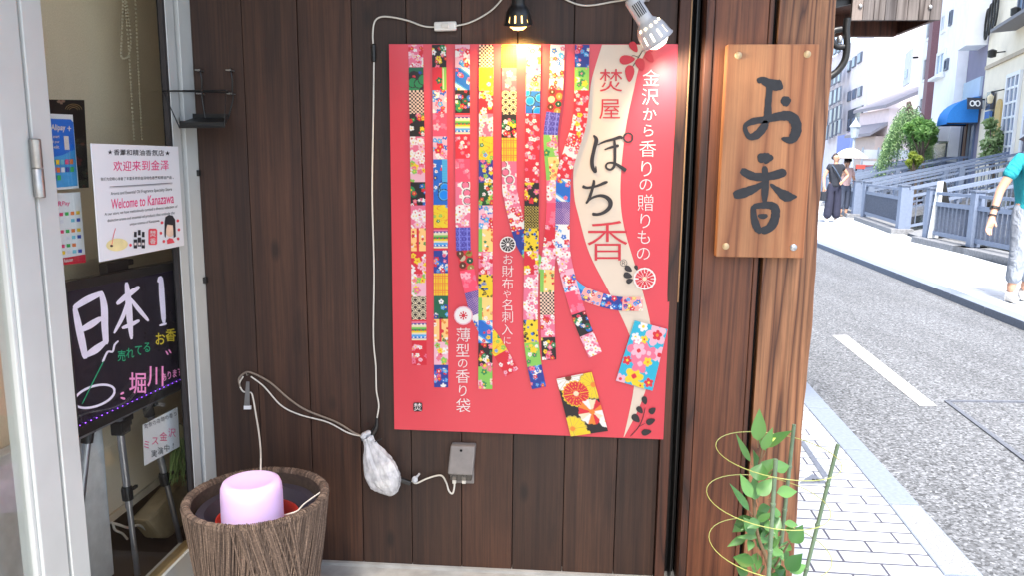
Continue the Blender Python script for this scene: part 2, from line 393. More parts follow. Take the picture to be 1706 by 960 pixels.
# white lane line: straight band continued toward the viewer's left behind the post
a, b, c_, d_ = onZ(1387, 560, RZ), onZ(1411, 560, RZ), onZ(1561, 678, RZ), onZ(1533, 678, RZ)
mb = MB(); ext = 1.0
mb.add([tuple(np.append((d_ + (a - d_) * ext)[:2], RZ + .004)), tuple(np.append((c_ + (b - c_) * ext)[:2], RZ + .004)), tuple(np.append(c_[:2], RZ + .004)), tuple(np.append(d_[:2], RZ + .004))], [(0, 1, 2, 3)])
struct(mb.build('road_marking', m_paint))
# steel rim of the utility cover set into the asphalt
m_iron = plain('cast_iron', S(120, 124, 134), .5, .5, var=.2, scale=60)
mb = MB()
A, B, D = onZ(1577, 670, RZ), onZ(1800, 672, RZ), onZ(1800, 838, RZ)
for p, q, wd in ((A, B, .022), (A, D, .028)): mb.bar(p + np.array([0, 0, .002]), q + np.array([0, 0, .002]), wd, .012)
tag(mb.build('utility_cover', m_iron), 'grey steel edged utility cover set in the asphalt at right', 'utility cover')
# valve cover strip with a triangular plate in the paving
va = thing('drain_cover', 'grey metal strip with triangular two hole plate among pale paving blocks', 'drain cover', tuple(onZ(1360, 790)))
mb = MB(); z = .003
mb.add([tuple(onZ(1180 + x / 3, 640 + y / 3, z)) for x, y in ((455, 290), (478, 285), (600, 460), (575, 472))], [(0, 1, 2, 3)]); mb.build('metal_strip', m_iron, va)
mb = MB(); mb.prism([tuple(onZ(1180 + x / 3, 640 + y / 3, .001)) for x, y in ((455, 500), (520, 455), (600, 500))], (0, 0, .004)); mb.build('triangle_plate', m_iron, va)
mb = MB()
for x, y in ((528, 482), (548, 482)):
    c0 = onZ(1180 + x / 3, 640 + y / 3, .007); mb.add([(c0[0] + .008 * math.cos(k * PI / 6), c0[1] + .012 * math.sin(k * PI / 6), .007) for k in range(12)], [tuple(range(12))])
mb.build('bolt_hole', m_void, va)

# ================================================================== the timber shop house the camera faces
house = thing('timber_shop_house', 'dark brown timber shop house with vertical plank wall and cedar corner post', 'house', (-.2, W, 0))
seams = [onY(x, 590, W)[0] for x in (345, 428, 514, 598, 683, 769)] + [onY(x, 735, W)[0] for x in (855, 941, 1029)] + [.303]
mb = MB(); lo = GX + .012
edges = [lo] + seams[1:]
for i in range(len(edges) - 1):
    mb.tint = random.random(); mb.box(edges[i] + .0011, edges[i + 1] - .0011, W + random.uniform(-.001, .001), W + .03, .012, 2.62)
mb.build('plank_wall', m_plank, house, bevel=.0016)
mb = MB(); mb.box(lo, .30, W + .031, W + .06, 0, 2.62); mb.build('backing_wall', m_void, house)
mb = MB(); mb.box(lo, .30, W - .012, W + .03, 0.0, .0118); mb.build('footing', m_conc, house)
mb = MB(); mb.tint = .3; mb.box(.305, .335, W - .018, W + .03, .005, 2.62); mb.build('door_jamb', m_strip, house, bevel=.002)
mb = MB(); mb.box(.3355, .3395, W - .0185, W + .03, .9, 2.62); mb.build('lamplit_worn_edge', m_lamplit_worn, house, bevel=.001)  # lighter worn edge, golden lamp light put into its colour
mb = MB(); mb.box(.336, .372, W + .05, W + .07, 0, 2.62); mb.box(.352, .3545, W - .02, W + .05, 0, 2.62); mb.build('shutter_channel', m_black, house)
mb = MB(); mb.tint = .45; mb.box(.3725, .3945, W - .055, W + .03, .005, 2.62); mb.build('door_frame_strip', m_strip, house, bevel=.002)
mb = MB(); mb.tint = .62; mb.box(.3965, .540, W - .052, W + .03, .005, 2.62); mb.tint = .35; mb.box(.5412, .5535, W - .054, W + .03, .005, 2.62)
mb.build('cedar_board', m_cedar, house, bevel=.002)
mb = MB(); mb.box(.554, .5645, W - .03, W + .03, 0, 2.62); mb.build('shadow_gap', m_void, house)
# corner post with a knocked, slightly wavy outer edge
mb = MB(); mb.tint = .55; nz = 60; vs = []
for i in range(nz + 1):
    z_ = .005 + 2.615 * i / nz; wob = .0025 * math.sin(z_ * 9) + random.uniform(-.0012, .0012)
    xr = .716 + wob; yf = W - .062
    vs += [(.565, yf, z_), (xr - .012, yf, z_), (xr - .004, yf + .004, z_), (xr, yf + .014, z_), (xr, W + .09, z_), (.565, W + .09, z_)]
fs = []
for i in range(nz): fs += [(i * 6 + k, i * 6 + (k + 1) % 6, (i + 1) * 6 + (k + 1) % 6, (i + 1) * 6 + k) for k in range(6)]
fs += [tuple(range(6))[::-1], tuple(range(nz * 6, nz * 6 + 6))]; mb.add(vs, fs); mb.build('corner_post', m_post, house)
mb = MB(); mb.box(.60, .655, W - .0635, W - .062, 1.665, 2.62); 
mb = MB()
for k in range(40):
    mb.tint = random.random(); y0 = W + .092 + k * .2; mb.box(.64, .69, y0, y0 + .196, 0, 2.62)
mb.build('side_wall', m_plank, house)
mb = MB(); mb.box(-3.4, .63, W + 1.12, W + 8.1, 0, 2.62); mb.build('rear_wall', m_plank, house)
# unseen porch roof over the recess, sized to keep sun off the wall
mb = MB(); mb.box(-1.20, .80, .5, W + 8.2, 2.64, 2.78); mb.build('shading_porch_roof', m_strip, house)
mb = MB(); mb.box(-3.2, .7, W - .1, W + 8.1, 2.79, 5.4); mb.box(-3.2, GX - .08, -4, W - .11, 2.67, 3.0); mb.build('upper_wall_and_sun_block', m_plank, house)  # upper storey, plus an unseen left block added to stop the sun
mb = MB(); mb.prism([(-3.4, W - .5, 5.41), (1.0, W - .5, 5.41), (.2, W - .5, 6.5), (-2.4, W - .5, 6.5)], (0, 9, 0)); mb.build('roof', plain('dark_roof_tile', S(70, 72, 78), .6), house)
# weathered eave box on the street side, carried by brackets
EY = 3.3
x0, x1 = onY(1418, 32, EY)[0], onY(1567, 32, EY)[0]; zb = onY(1490, 33, EY)[2]
m_grey = wood('weathered_grey_board', S(58, 50, 48), S(82, 75, 73), S(122, 116, 114), ring=10, gs=1.2, rough=.85, fine=(.55, 1.35))
mb = MB(); n = 8
for i in range(n):
    mb.tint = random.random(); a = x0 + (x1 - x0) * i / n; b = x0 + (x1 - x0) * (i + 1) / n
    mb.box(a + .001, b - .001, EY, EY + .018, zb, zb + .42)
ev = mb.build('eave_box', m_grey, house, bevel=.001)
mb = MB(); mb.tint = .4; mb.box(x1 - .022, x1 - .001, EY + .0185, EY + .40, zb + .004, zb + .42); mb.box(x0 + .002, x1 - .023, EY + .36, EY + .40, zb - .004, zb + .10); mb.box(.70, x1 - .023, EY + .0185, EY + .359, zb + .09, zb + .12); mb.build('eave_soffit', m_strip, ev)
for fx, fz in ((.09, .055), (.87, .05)):
    mb = MB(); mb.ball((x0 + (x1 - x0) * fx, EY - .002, zb + fz), (.009, .006, .009)); mb.build('screw', plain('galvanised_steel', G(.5), .35, .9), ev, smooth=True)
mb = MB(); mb.bar((.70, EY + .02, zb + .25), (x0 + .05, EY + .02, zb + .33), .035, .05); mb.bar((.70, EY + .05, zb - .02), (x0 + .02, EY + .05, zb + .09), .03, .03); mb.bar((.70, EY + .3, zb + .15), (x0, EY + .3, zb + .22), .05, .12); mb.build('eave_bracket', m_black, ev)

# drain pipe bend
mb = MB(); P = lambda x, y: onY(x, y, EY - .12)
mb.tube(catmull([P(1412, 30), P(1410, 50), P(1411, 75), P(1408, 98), P(1398, 115), P(1384, 127), P(1370, 132)], 6), .0135, 12)
pp = mb.build('drain_pipe', m_black, None, smooth=True); tag(pp, 'black curved pipe hanging under the eave beside the corner post', 'pipe')
mb = MB(); mb.tube(catmull([P(1402, 48), P(1388, 52), P(1386, 66), P(1394, 77), P(1406, 78)], 6), .012, 10); mb.build('pipe_elbow', m_black, pp, smooth=True)
mb = MB(); mb.ball(tuple(P(1399, 65)), (.012, .012, .016)); mb.build('pipe_clip', plain('galvanised_steel', G(.5), .35, .9), pp, smooth=True)

# ================================================================== glazed shop front on the left
yy = lambda px, py: onX(px, py, GX)[1]
y_pane0, y_pane1 = 1.583, yy(273, 100)
sf = thing('shop_window', 'white aluminium framed shop window full of paper signs beside the plank wall', 'window', (GX, 1.9, 0))
f = [yy(x, 100) for x in (273, 277, 291, 295, 317)]
mb = MB(); mb.box(GX - .012, GX + .004, f[0], f[1], .0, 2.62); mb.box(GX - .012, GX - .002, f[2], f[3], .0, 2.62); mb.build('gasket', m_gask, sf)
mb = MB(); mb.box(GX - .014, GX + .006, f[1] + .0005, f[2] - .0005, 0, 2.62); mb.box(GX - .014, GX + .012, f[3] + .0005, W + .03, 0, 2.62); mb.build('frame', m_white, sf, bevel=.002)
mb = MB(); mb.box(GX - .04, GX + .012, y_pane0 - .062, y_pane0 - .001, 0, 2.62); mb.build('jamb', m_white, sf, bevel=.002)
mb = MB(); mb.box(GX - .05, GX + .004, y_pane0, f[0] - .0005, 0, .128); mb.build('bottom_rail', m_white, sf, bevel=.002)
mb = MB(); mb.box(GX - .03, GX - .004, y_pane0, f[0] - .0005, .1285, .138); mb.build('glazing_bead', plain('brass_bead', S(190, 165, 120), .35, .6), sf)
mb = MB(); mb.box(GX - .012, GX - .008, y_pane0, f[0], .139, 2.5); mb.build('pane', m_pane, sf)
mb = MB(); mb.box(GX - .04, GX + .006, y_pane0, f[0], 2.502, 2.62); mb.build('head_rail', m_white, sf)
mb = MB()
for px, py in ((328, 288), (340, 467)):
    q = onY(px, py, W - .012); mb.box(q[0] - .006, q[0] + .006, W - .014, W + .001, q[2] - .009, q[2] + .009)
mb.build('frame_clip', m_black, sf, bevel=.001)
dr = thing('glass_door', 'white framed glass door with steel hinge at the left edge', 'door', (GX, 1.0, 0))
mb = MB(); ys0 = yy(14, 500); mb.box(GX - .03, GX + .010, ys0 + .012, y_pane0 - .07, .02, 2.3); mb.box(GX - .03, GX + .004, ys0, ys0 + .0115, .02, 2.3); mb.build('stile', m_white, dr, bevel=.003)
mb = MB(); mb.box(GX - .03, GX + .01, .5, .6, .02, 2.3); mb.build('stile', m_white, dr, bevel=.003)
mb = MB(); mb.box(GX - .03, GX + .01, .6005, ys0 - .0005, .02, .20); mb.build('bottom_rail', m_white, dr, bevel=.003)
mb = MB(); mb.box(GX - .03, GX + .01, .6005, ys0 - .0005, 2.2, 2.3); mb.build('top_rail', m_white, dr, bevel=.003)
mb = MB(); mb.box(GX - .012, GX - .006, .601, ys0 - .001, .201, 2.199); mb.build('pane', m_pane, dr)
m_steel = plain('brushed_steel', S(168, 165, 160), .35, .85, var=.1, scale=80)
hz0, hz1 = onX(64, 330, GX + .03)[2], onX(54, 230, GX + .03)[2]; hy = y_pane0 - .068
hm = (hz0 + hz1) / 2
mb = MB(); mb.lathe([(0, hm + .001), (.010, hm + .001), (.011, hm + .003), (.011, hz1 - .002), (.009, hz1), (0, hz1)], (GX + .02, hy, 0), n=20); mb.lathe([(0, hz0), (.009, hz0), (.011, hz0 + .002), (.011, hm - .002), (.010, hm - .0005), (0, hm - .0005)], (GX + .02, hy, 0), n=20); mb.build('hinge', m_steel, dr, smooth=True)
mb = MB(); mb.box(GX - .04, GX + .012, .30, .495, 0, 2.62); mb.box(GX - .04, GX + .012, .496, y_pane0 - .063, 2.31, 2.62); mb.build('door_frame', m_white, dr, bevel=.002)
# interior shell
inn = thing('shop_interior', 'dim beige shop interior with brown floor seen through the glass', 'shop interior', (-1.7, 1.6, 0))
m_beige = plain('beige_wall', S(222, 208, 184), .9, var=.03, scale=6)
m_floor = plain('brown_vinyl_floor', S(62, 48, 42), .6, var=.15, scale=6)
mb = MB(); mb.box(-3.2, GX - .052, -4, 3.34, -.02, .09); mb.build('floor', m_floor, inn)
mb = MB(); mb.box(-3.22, -3.2, -4, 3.34, .09, 2.62); mb.box(-3.2, GX - .0, 3.32, 3.345, .09, 2.62); mb.box(-3.2, GX - .05, -4.02, -4, .09, 2.62); mb.box(GX - .014, GX + .008, W + .035, 3.3, 0, 2.62); mb.build('wall', m_beige, inn)
mb = MB(); mb.box(-3.22, GX - .05, -4, 3.34, 2.625, 2.66); mb.build('ceiling', plain('white_ceiling', S(225, 222, 215), .9), inn)
mb = MB(); mb.box(GX - .012, GX - .008, -4, .295, .10, 2.5); mb.build('added_side_pane', m_pane, inn)  # unseen glazing added to let daylight into the shop interior
mb = MB(); mb.box(GX - .05, GX + .012, -4, .295, 0, .0995); mb.box(GX - .05, GX + .012, -4, .295, 2.501, 2.62)
for y_ in (-3.98, -2.6, -1.2, .25): mb.box(GX - .04, GX + .01, y_, y_ + .04, .10, 2.5)
mb.build('added_side_frame', m_white, inn)
# blind hanging behind the glass
bx = GX - .205
bl = thing('roller_blind', 'plain beige roller blind hanging behind the shop window glass', 'blind', (bx, 2.2, .3))
def blind_mat():
    t = NT('woven_blind'); v = t.coord((1, 260, 260)); n = t.noise(v, 1, 2); n2 = t.noise(t.coord((1, 2, 1)), 2, 3)
    c = t.ramp(n, [(.3, S(226, 206, 172)), (.7, S(240, 222, 192))]); c = t.mix(1, c, t.ramp(n2, [(.3, G(.9)), (.7, G(1.08))]), 'MULTIPLY'); t.base(c); t.set(Roughness=.9); return t.m
m_blind = blind_mat()
mb = MB(); mb.box(bx - .004, bx, 1.2, 3.1, .26, 2.55); mb.build('blind_cloth', m_blind, bl)
mb = MB(); mb.box(bx - .01, bx + .006, 1.2, 3.1, .235, .259); mb.build('hem_bar', plain('cream_hem', S(205, 192, 168), .8), bl)
mb = MB(); mb.lathe([(0, 0), (.03, 0), (.03, 1.9), (0, 1.9)], (bx - .01, 1.2, 2.57), (0, 1, 0), 16); mb.build('roller_tube', m_white, bl, smooth=True)
bc = bx + .03
for path in ([(206, -20), (203, 60), (202, 92), (208, 97), (215, 90), (218, 60), (208, -20)], [(208, -5), (214, 70), (217, 120), (221, 190), (224, 236)], [(225, -20), (229, 80), (233, 160), (237, 236)]):
    bead = MB(); pts = catmull([onX(x, y, bc) for x, y in path], 30); acc = 1
    for p, q in zip(pts[:-1], pts[1:]):
        acc += np.linalg.norm(q - p)
        if acc > .0085: bead.ball(tuple(p), .0032, 6, 4); acc = 0
    bead.build('bead_chain', plain('cream_beads', S(225, 215, 190), .5), bl, smooth=True)
# ================================================================== the large paper poster
PY = W - .010
pos = thing('poster', 'large bright red paper poster with patchwork ribbons and vertical lettering on the plank wall', 'poster', (-.1, PY, .43))
def rip(x, y): return .0034 * math.sin(x * .021 + y * .006) * math.sin(y * .011 + 1.0) + .0012 * math.sin(x * .043 - y * .017) + .0035 * max(0, (x - 1040) / 90) ** 2 * max(0, (y - 600) / 130)
def layer(k): return lambda x, y: tuple(onY(x, y, PY - .0009 * k - .006 - rip(x, y)))
m_red = plain('red_poster_paper', S(212, 64, 76), .30, var=.02, scale=5)
m_paper_cream = plain('cream_print', S(214, 196, 176), .45, var=.02, scale=6)
m_prw = plain('white_print', S(228, 214, 210), .5, var=.01)
m_prk = plain('black_print', S(40, 34, 36), .5, var=.03)
m_prr = plain('crimson_print', S(196, 44, 58), .5, var=.02)
m_print = printed('printed_pattern')
mb = MB(); c4 = [(648, 73), (1134, 73), (1105, 733), (657, 716)]
q = np.array(c4, float); NU, NV = 60, 80; f0 = layer(0); vs = []
for i in range(NV + 1):
    for j in range(NU + 1):
        u, v = j / NU, i / NV; vs.append(f0(*((q[0] * (1 - u) + q[1] * u) * (1 - v) + (q[3] * (1 - u) + q[2] * u) * v)))
mb.add(vs, [(i * (NU + 1) + j, (i + 1) * (NU + 1) + j, (i + 1) * (NU + 1) + j + 1, i * (NU + 1) + j + 1) for i in range(NV) for j in range(NU)]); mb.build('paper', m_red, pos, smooth=True)
mb = MB()
for k in ():
    pass
cream_l = [(1003, 74), (986, 131), (981, 169), (971, 210), (958, 262), (955, 300), (958, 337), (962, 352), (976, 405), (990, 440), (1016, 489), (1049, 559), (1058, 600), (1056, 646), (1048, 690), (1039, 729)]
cream_r = [(1086, 74), (1068, 101), (1055.6, 150), (1043, 210), (1035, 281), (1034, 337), (1041, 384), (1060, 449), (1076, 506), (1084, 545), (1086, 600), (1078, 642), (1063, 684), (1039.5, 729.5)]
def resamp(p, n):
    p = np.array(catmull([(x, y) for x, y in p], 6)); d = np.r_[0, np.cumsum(np.linalg.norm(np.diff(p, axis=0), axis=1))]
    t = np.linspace(0, d[-1], n); return np.c_[np.interp(t, d, p[:, 0]), np.interp(t, d, p[:, 1])]
fn = layer(1); L, R_ = resamp(cream_l, 60), resamp(cream_r, 60); mb = MB()
mb.add([fn(*(l_ * (1 - k / 10) + r_ * k / 10)) for l_, r_ in zip(L, R_) for k in range(11)], [(i * 11 + k, (i + 1) * 11 + k, (i + 1) * 11 + k + 1, i * 11 + k + 1) for i in range(59) for k in range(10)]); mb.build('cream_band', m_paper_cream, pos)

# ---- printed paper patterns, one colour per fine grid point
def col(*c): return np.array([lin(x) for x in c])
P_ = dict(red=(226, 40, 58), pink=(245, 120, 150), lpink=(250, 190, 205), white=(250, 244, 238), cream=(245, 228, 190), yel=(250, 214, 40), or_=(245, 140, 50), green=(40, 140, 80), lgreen=(140, 205, 90), blue=(30, 110, 205), navy=(40, 60, 150), sky=(90, 175, 235), black=(34, 26, 28), purple=(96, 70, 150), brown=(120, 60, 40), gold=(196, 170, 80), cyan=(40, 185, 215), dgreen=(20, 100, 70))
P_ = {k: col(*v) * .78 + .012 for k, v in P_.items()}
def flowers(img, n, r0, r1, cols, ctr=('yel', 'white', 'red'), petals=5, pts=None):
    h, wd = img.shape[:2]; yy_, xx = np.mgrid[0:h, 0:wd]
    for k in range(n):
        cx, cy = (RNG.uniform(0, wd), RNG.uniform(0, h)) if pts is None else pts[k][:2]
        r = RNG.uniform(r0, r1) if pts is None else pts[k][2]; ph = RNG.uniform(0, 6.28)
        dx, dy = xx - cx, yy_ - cy; d = np.hypot(dx, dy); th = np.arctan2(dy, dx)
        lobe = r * (.62 + .38 * np.abs(np.cos((th + ph) * petals / 2)))
        c = cols[k % len(cols)]; c = P_[c] if isinstance(c, str) else c
        img[d < lobe] = c
        if r > 3: img[d < r * .26] = P_[ctr[k % len(ctr)]]
    return img
def base(h, w_, c): return np.ones((h, w_, 3)) * (P_[c] if isinstance(c, str) else c)
def spots(img, n, r0, r1, cols): return flowers(img, n, r0, r1, cols, petals=0)
def patch(kind, h, wd):
    yy_, xx = np.mgrid[0:h, 0:wd].astype(float)
    if kind == 'pinkfl': return flowers(base(h, wd, 'pink'), 30, 2.6, 5, ['lpink', 'white', 'red'], ('red', 'yel'))
    if kind == 'pinkwh': return flowers(base(h, wd, 'pink'), 20, 4, 7, ['white', 'lpink', 'white'], ('red', 'yel'))
    if kind == 'whpink': return flowers(base(h, wd, 'white'), 14, 3.5, 6.5, ['red', 'pink', 'red'], ('white', 'yel'))
    if kind == 'greencl':
        i = base(h, wd, 'dgreen'); i = flowers(i, 7, 3, 5, ['white', 'navy'], ('blue',)); i = spots(i, 3, 10, 11, ['black']); 
        for k in range(4):
            cx, cy = RNG.uniform(4, wd), RNG.uniform(5, h); r = RNG.uniform(6, 10); d = np.hypot(xx - cx, yy_ - cy); i[d < r + 1.5] = P_['black']; i[d < r] = P_['green']
        return i
    if kind == 'bluecl':
        i = base(h, wd, 'blue'); i = flowers(i, 7, 3, 5, ['white', 'sky'], ('navy',))
        for k in range(4):
            cx, cy = RNG.uniform(0, wd), RNG.uniform(3, h); r = RNG.uniform(5, 10); d = np.hypot(xx - cx, yy_ - cy); i[d < r + 1.4] = P_['black']; i[d < r] = P_['sky']; i[d < r * .8] = col(30, 130, 220)
        return i
    if kind == 'check':
        s = wd / 8.0; m = ((np.floor(xx / s) + np.floor(yy_ / s)) % 2)[..., None]; return m * P_['black'] + (1 - m) * col(236, 200, 175)
    if kind == 'blackfl': return flowers(base(h, wd, 'black'), 17, 3, 5.5, ['white', 'red', 'yel', 'pink', 'green'], ('red', 'yel', 'white'))
    if kind == 'blackgr': return flowers(spots(base(h, wd, 'black'), 4, 5, 7, ['green', 'blue', 'dgreen']), 10, 2.5, 4.5, ['red', 'white', 'pink', 'blue'])
    if kind == 'pinkgr': return flowers(base(h, wd, 'lpink'), 12, 4, 7.5, ['white', 'yel', 'lgreen', 'pink'], ('red', 'yel', 'or_'))
    if kind == 'redfl': return flowers(base(h, wd, 'red'), 13, 2.2, 5, ['lpink', 'white', 'pink'], ('yel', 'red'))
    if kind == 'redyel': return flowers(base(h, wd, 'red'), 12, 4, 7, ['yel', 'white', 'lpink'], ('or_', 'red'))
    if kind == 'orst':
        i = flowers(base(h, wd, col(240, 190, 120)), 16, 2, 4, ['red', 'green', 'white', 'or_']); i[:, int(wd * .42):int(wd * .55)] = P_['red']; return i
    if kind == 'redgr':
        i = flowers(base(h, wd, 'red'), 3, 4, 7, ['dgreen', 'pink']); i[:, int(wd * .72):] = P_['lgreen']; i[2:h - 2, int(wd * .74):int(wd * .84)] = P_['cream']; return flowers(i, 0, 1, 1, ['red'])
    if kind == 'seig':
        i = base(h, wd, 'black'); s = wd / 2.0
        for r_ in range(int(h / (s / 2)) + 3):
            for c_ in range(-1, 5):
                cx, cy = c_ * s + (r_ % 2) * s / 2, r_ * s / 2; d = np.hypot(xx - cx, yy_ - cy)
                m = (d < s * .56) & (yy_ <= cy + .1); i[m] = col(58, 44, 42)
                for q in (.50, .30): i[m & (np.abs(d - s * q) < .62)] = P_['cream']
        return i
    if kind == 'rain':
        i = base(h, wd, 'red'); cs = ['pink', 'purple', 'cream', 'lgreen', 'green', 'yel', 'cream', 'sky', 'blue', 'cream']
        for k, c in enumerate(cs): i[int(h * (.08 + .084 * k)):int(h * (.08 + .084 * (k + 1)))] = P_[c]
        for k in range(4): i = flowers(i, 3, 1, 1.8, ['white', 'red'], pts=[(wd * (k + .5) / 4, h * .2, 1.6), (wd * (k + .5) / 4, h * .46, 1.6), (wd * (k + .5) / 4, h * .76, 1.6)])
        return i
    if kind == 'bluefl': return flowers(base(h, wd, 'navy'), 15, 3, 5.5, ['white', 'sky', 'pink', 'blue', 'red'], ('yel', 'red', 'white'))
    if kind == 'bluepk': return flowers(base(h, wd, 'lpink'), 18, 3.5, 6.5, ['blue', 'white', 'red', 'sky', 'pink'], ('white', 'yel'))
    if kind == 'bluewh': return flowers(base(h, wd, 'white'), 16, 3.2, 6, ['blue', 'pink', 'red', 'sky', 'white'], ('yel', 'white'))
    if kind == 'bluemix':
        i = flowers(base(h, wd, 'blue'), 12, 2.5, 5, ['red', 'white', 'navy', 'pink']); i[:, int(wd * .62):] = P_['sky']; i[::3, int(wd * .62):] = P_['cyan']; return i
    if kind == 'yelmap':
        i = base(h, wd, 'yel')
        for k in range(3):
            m = np.abs(np.sin(xx * .16 + k * 2 + np.sin(yy_ * .25) * 2) * 8 + yy_ - h * (k + .5) / 3) < .9; i[m] = P_['or_']
        return flowers(i, 4, 3, 4.5, ['lgreen', 'green', 'sky'])
    if kind == 'plaid':
        i = base(h, wd, 'yel')
        for k in (3, 7, 15, 19): i[:, k:k + 2] = P_['or_']
        i[:, 10:13] = P_['or_'] * .5 + P_['yel'] * .5
        for k in range(4, h, 13): i[k:k + 2] = P_['or_']; i[k + 4:k + 5] = P_['or_']
        return i
    if kind == 'greenbl': return flowers(base(h, wd, 'dgreen'), 8, 4, 6, ['navy', 'white', 'sky', 'black'], ('yel', 'navy'))
    if kind == 'greenfl': return flowers(base(h, wd, col(30, 70, 40)), 16, 3, 5.5, ['white', 'yel', 'lgreen', 'red'], ('red', 'yel'))
    if kind == 'wave':
        t_ = (xx * .7 - yy_) * .16; i = base(h, wd, 'blue'); i[np.sin(t_) > .55] = P_['sky']; i[np.sin(t_) > .88] = P_['white']; return flowers(i, 6, 2.5, 4.5, ['red', 'pink', 'yel', 'white'])
    if kind == 'pinkbl': return flowers(base(h, wd, col(238, 78, 104)), 8, 3, 7, [np.array(col(242, 110, 132)), 'pink', np.array(col(246, 170, 180))], ('pink',))
    if kind == 'curve':
        i = flowers(base(h, wd, 'pink'), 5, 3, 5, ['white', 'red'])
        for k in range(3):
            cx, cy = RNG.uniform(0, wd), h * (k + .4) / 3; d = np.hypot(xx - cx, yy_ - cy); i[np.abs(d - 8) < 1.2] = P_['white']; i[np.abs(d - 6.2) < .6] = P_['black']; i[d < 5] = P_['pink']
        return i
    if kind == 'asan':
        i = base(h, wd, col(70, 62, 150)); s = wd / 2.0
        for sl in (0, 1.73, -1.73):
            v = yy_ - sl * xx if sl else yy_; i[(np.abs((v / (s * .75)) % 1 - .5) < .06)] = col(120, 120, 205)
        i[np.abs((xx / s) % 1 - .5) < .05] = col(120, 120, 205); return i
    if kind == 'circ':
        i = base(h, wd, 'red')
        for k, c in enumerate(['brown', 'gold', 'cream', 'dgreen', 'brown', 'gold']):
            cx, cy = wd * (.25 + .5 * (k % 2)), h * (k + .6) / 6; d = np.hypot(xx - cx, yy_ - cy); i[d < 6] = P_[c] * .7; i[d < 1.5] = P_['cream']
        return i
    if kind == 'purp':
        i = base(h, wd, 'purple'); i[(np.sin(xx * 1.6) * np.sin(yy_ * 1.6)) > .3] = col(200, 160, 190); return i
    if kind == 'gold':
        i = base(h, wd, col(40, 40, 20)); i[(np.sin(xx * 1.3) * np.sin(yy_ * 1.3)) > .1] = P_['gold']; return i
    if kind == 'multi': return flowers(base(h, wd, 'navy'), 20, 3, 5, ['red', 'white', 'yel', 'lgreen', 'pink'], ('yel', 'red'))
    if kind == 'yelblk': return flowers(base(h, wd, 'yel'), 22, 1.8, 3.4, ['black', 'black', 'blue'], ('yel',))
    if kind == 'gror':
        i = flowers(base(h, wd, col(245, 200, 120)), 16, 2, 3.8, ['red', 'green', 'or_', 'white']); i[:, :int(wd * .3)] = P_['lgreen']; return i
    if kind == 'grpk': return flowers(base(h, wd, 'lgreen'), 9, 4, 7, ['pink', 'cream', 'green', 'lpink'], ('yel', 'red'))
    if kind == 'green': return flowers(base(h, wd, 'lgreen'), 9, 3, 7, ['green', 'white', 'lgreen', 'yel'], ('pink', 'yel'))
    if kind == 'yelpk': return flowers(base(h, wd, col(250, 170, 130)), 18, 3, 5, ['yel', 'white', 'lpink', 'red'])
    if kind == 'mcol': return flowers(base(h, wd, col(246, 160, 150)), 20, 3, 5, ['blue', 'yel', 'purple', 'white', 'red', 'sky'])
    if kind == 'blkyel': return flowers(base(h, wd, 'black'), 10, 4, 6, ['yel', 'red', 'pink', 'yel'])
    return base(h, wd, 'pink')
RIB = [
 ('R1', [(692.5, 74), (696.5, 340), (698.5, 609)], 24.5, 'pinkfl greencl check blackfl pinkwh pinkgr blackgr pinkwh orst redyel pinkgr seig rain redfl'),
 ('R2', [(731.5, 74), (734, 340), (735, 646)], 23.5, 'blackfl redgr bluepk pinkbl bluepk bluemix bluecl yelmap rain bluefl plaid greenbl orst pinkgr bluefl'),
 ('R3', [(770.5, 74), (771.5, 390), (775, 425), (779, 455), (787, 490), (795, 520), (808, 548), (828, 578), (853, 622)], 24.5, 'bluepk wave blackgr rain redfl pinkbl curve pinkwh asan circ pinkbl purp bluewh yelmap redfl'),
 ('R5', [(848.5, 74), (848.5, 290), (852, 330), (860, 365), (872, 405), (892, 435), (905, 446)], 24.5, 'plaid pinkbl seig blackfl plaid curve pinkwh whpink bluefl green'),
 ('R4', [(810, 74), (808.5, 649)], 23.5, 'check yelmap redyel pinkwh yelmap multi greenfl bluepk gror pinkfl yelblk gror wave blackfl grpk'),
 ('R7', [(929, 74), (926, 150), (918, 215), (918, 250), (922, 300), (922, 350), (918, 400), (912, 450), (912, 530), (915, 600)], 23.5, 'bluewh whpink circ asan grpk gror pinkwh pinkbl redfl pinkwh gror check pinkfl blackfl'),
 ('R9', [(944, 466), (965, 485), (995, 498), (1030, 506), (1071, 507)], 23, 'bluemix mcol bluefl mcol'),
 ('R8', [(970, 74), (967, 190), (953, 244), (940, 289), (938, 330), (937, 380), (938, 420), (946, 460), (960, 510), (972, 545), (992, 592)], 24, 'bluefl green redfl redyel whpink redfl wave purp bluewh pinkwh bluepk pinkbl blackgr pinkwh'),
 ('R6', [(889, 74), (886, 300), (885, 450), (884, 545), (889, 600), (898, 647)], 24, 'yelpk mcol bluecl redfl redfl redfl blkyel gold yelblk redyel pinkwh pinkwh yelblk green bluefl'),
]
for ri, (nm, path, wd, kinds) in enumerate(RIB):
    kinds = kinds.split(); L_ = sum(math.dist(a, b) for a, b in zip(path[:-1], path[1:])); n = max(2, int(L_ / .95))
    pts = resamp(path, n); tg = np.gradient(pts, axis=0); tg /= np.linalg.norm(tg, axis=1)[:, None]; nr = np.c_[-tg[:, 1], tg[:, 0]]
    NWD = 26; step = n / len(kinds); cols = np.zeros((n, NWD, 3))
    for k, kd in enumerate(kinds):
        a, b = int(round(k * step)), int(round((k + 1) * step)); cols[a:b] = patch(kd, b - a, NWD)
    fn = layer(2 + ri * .5); nr = -nr
    grid_print('printed_ribbon', lambda i, j: fn(*(pts[i] + nr[i] * (j / (NWD - 1) - .5) * wd)), cols, pos, m_print)
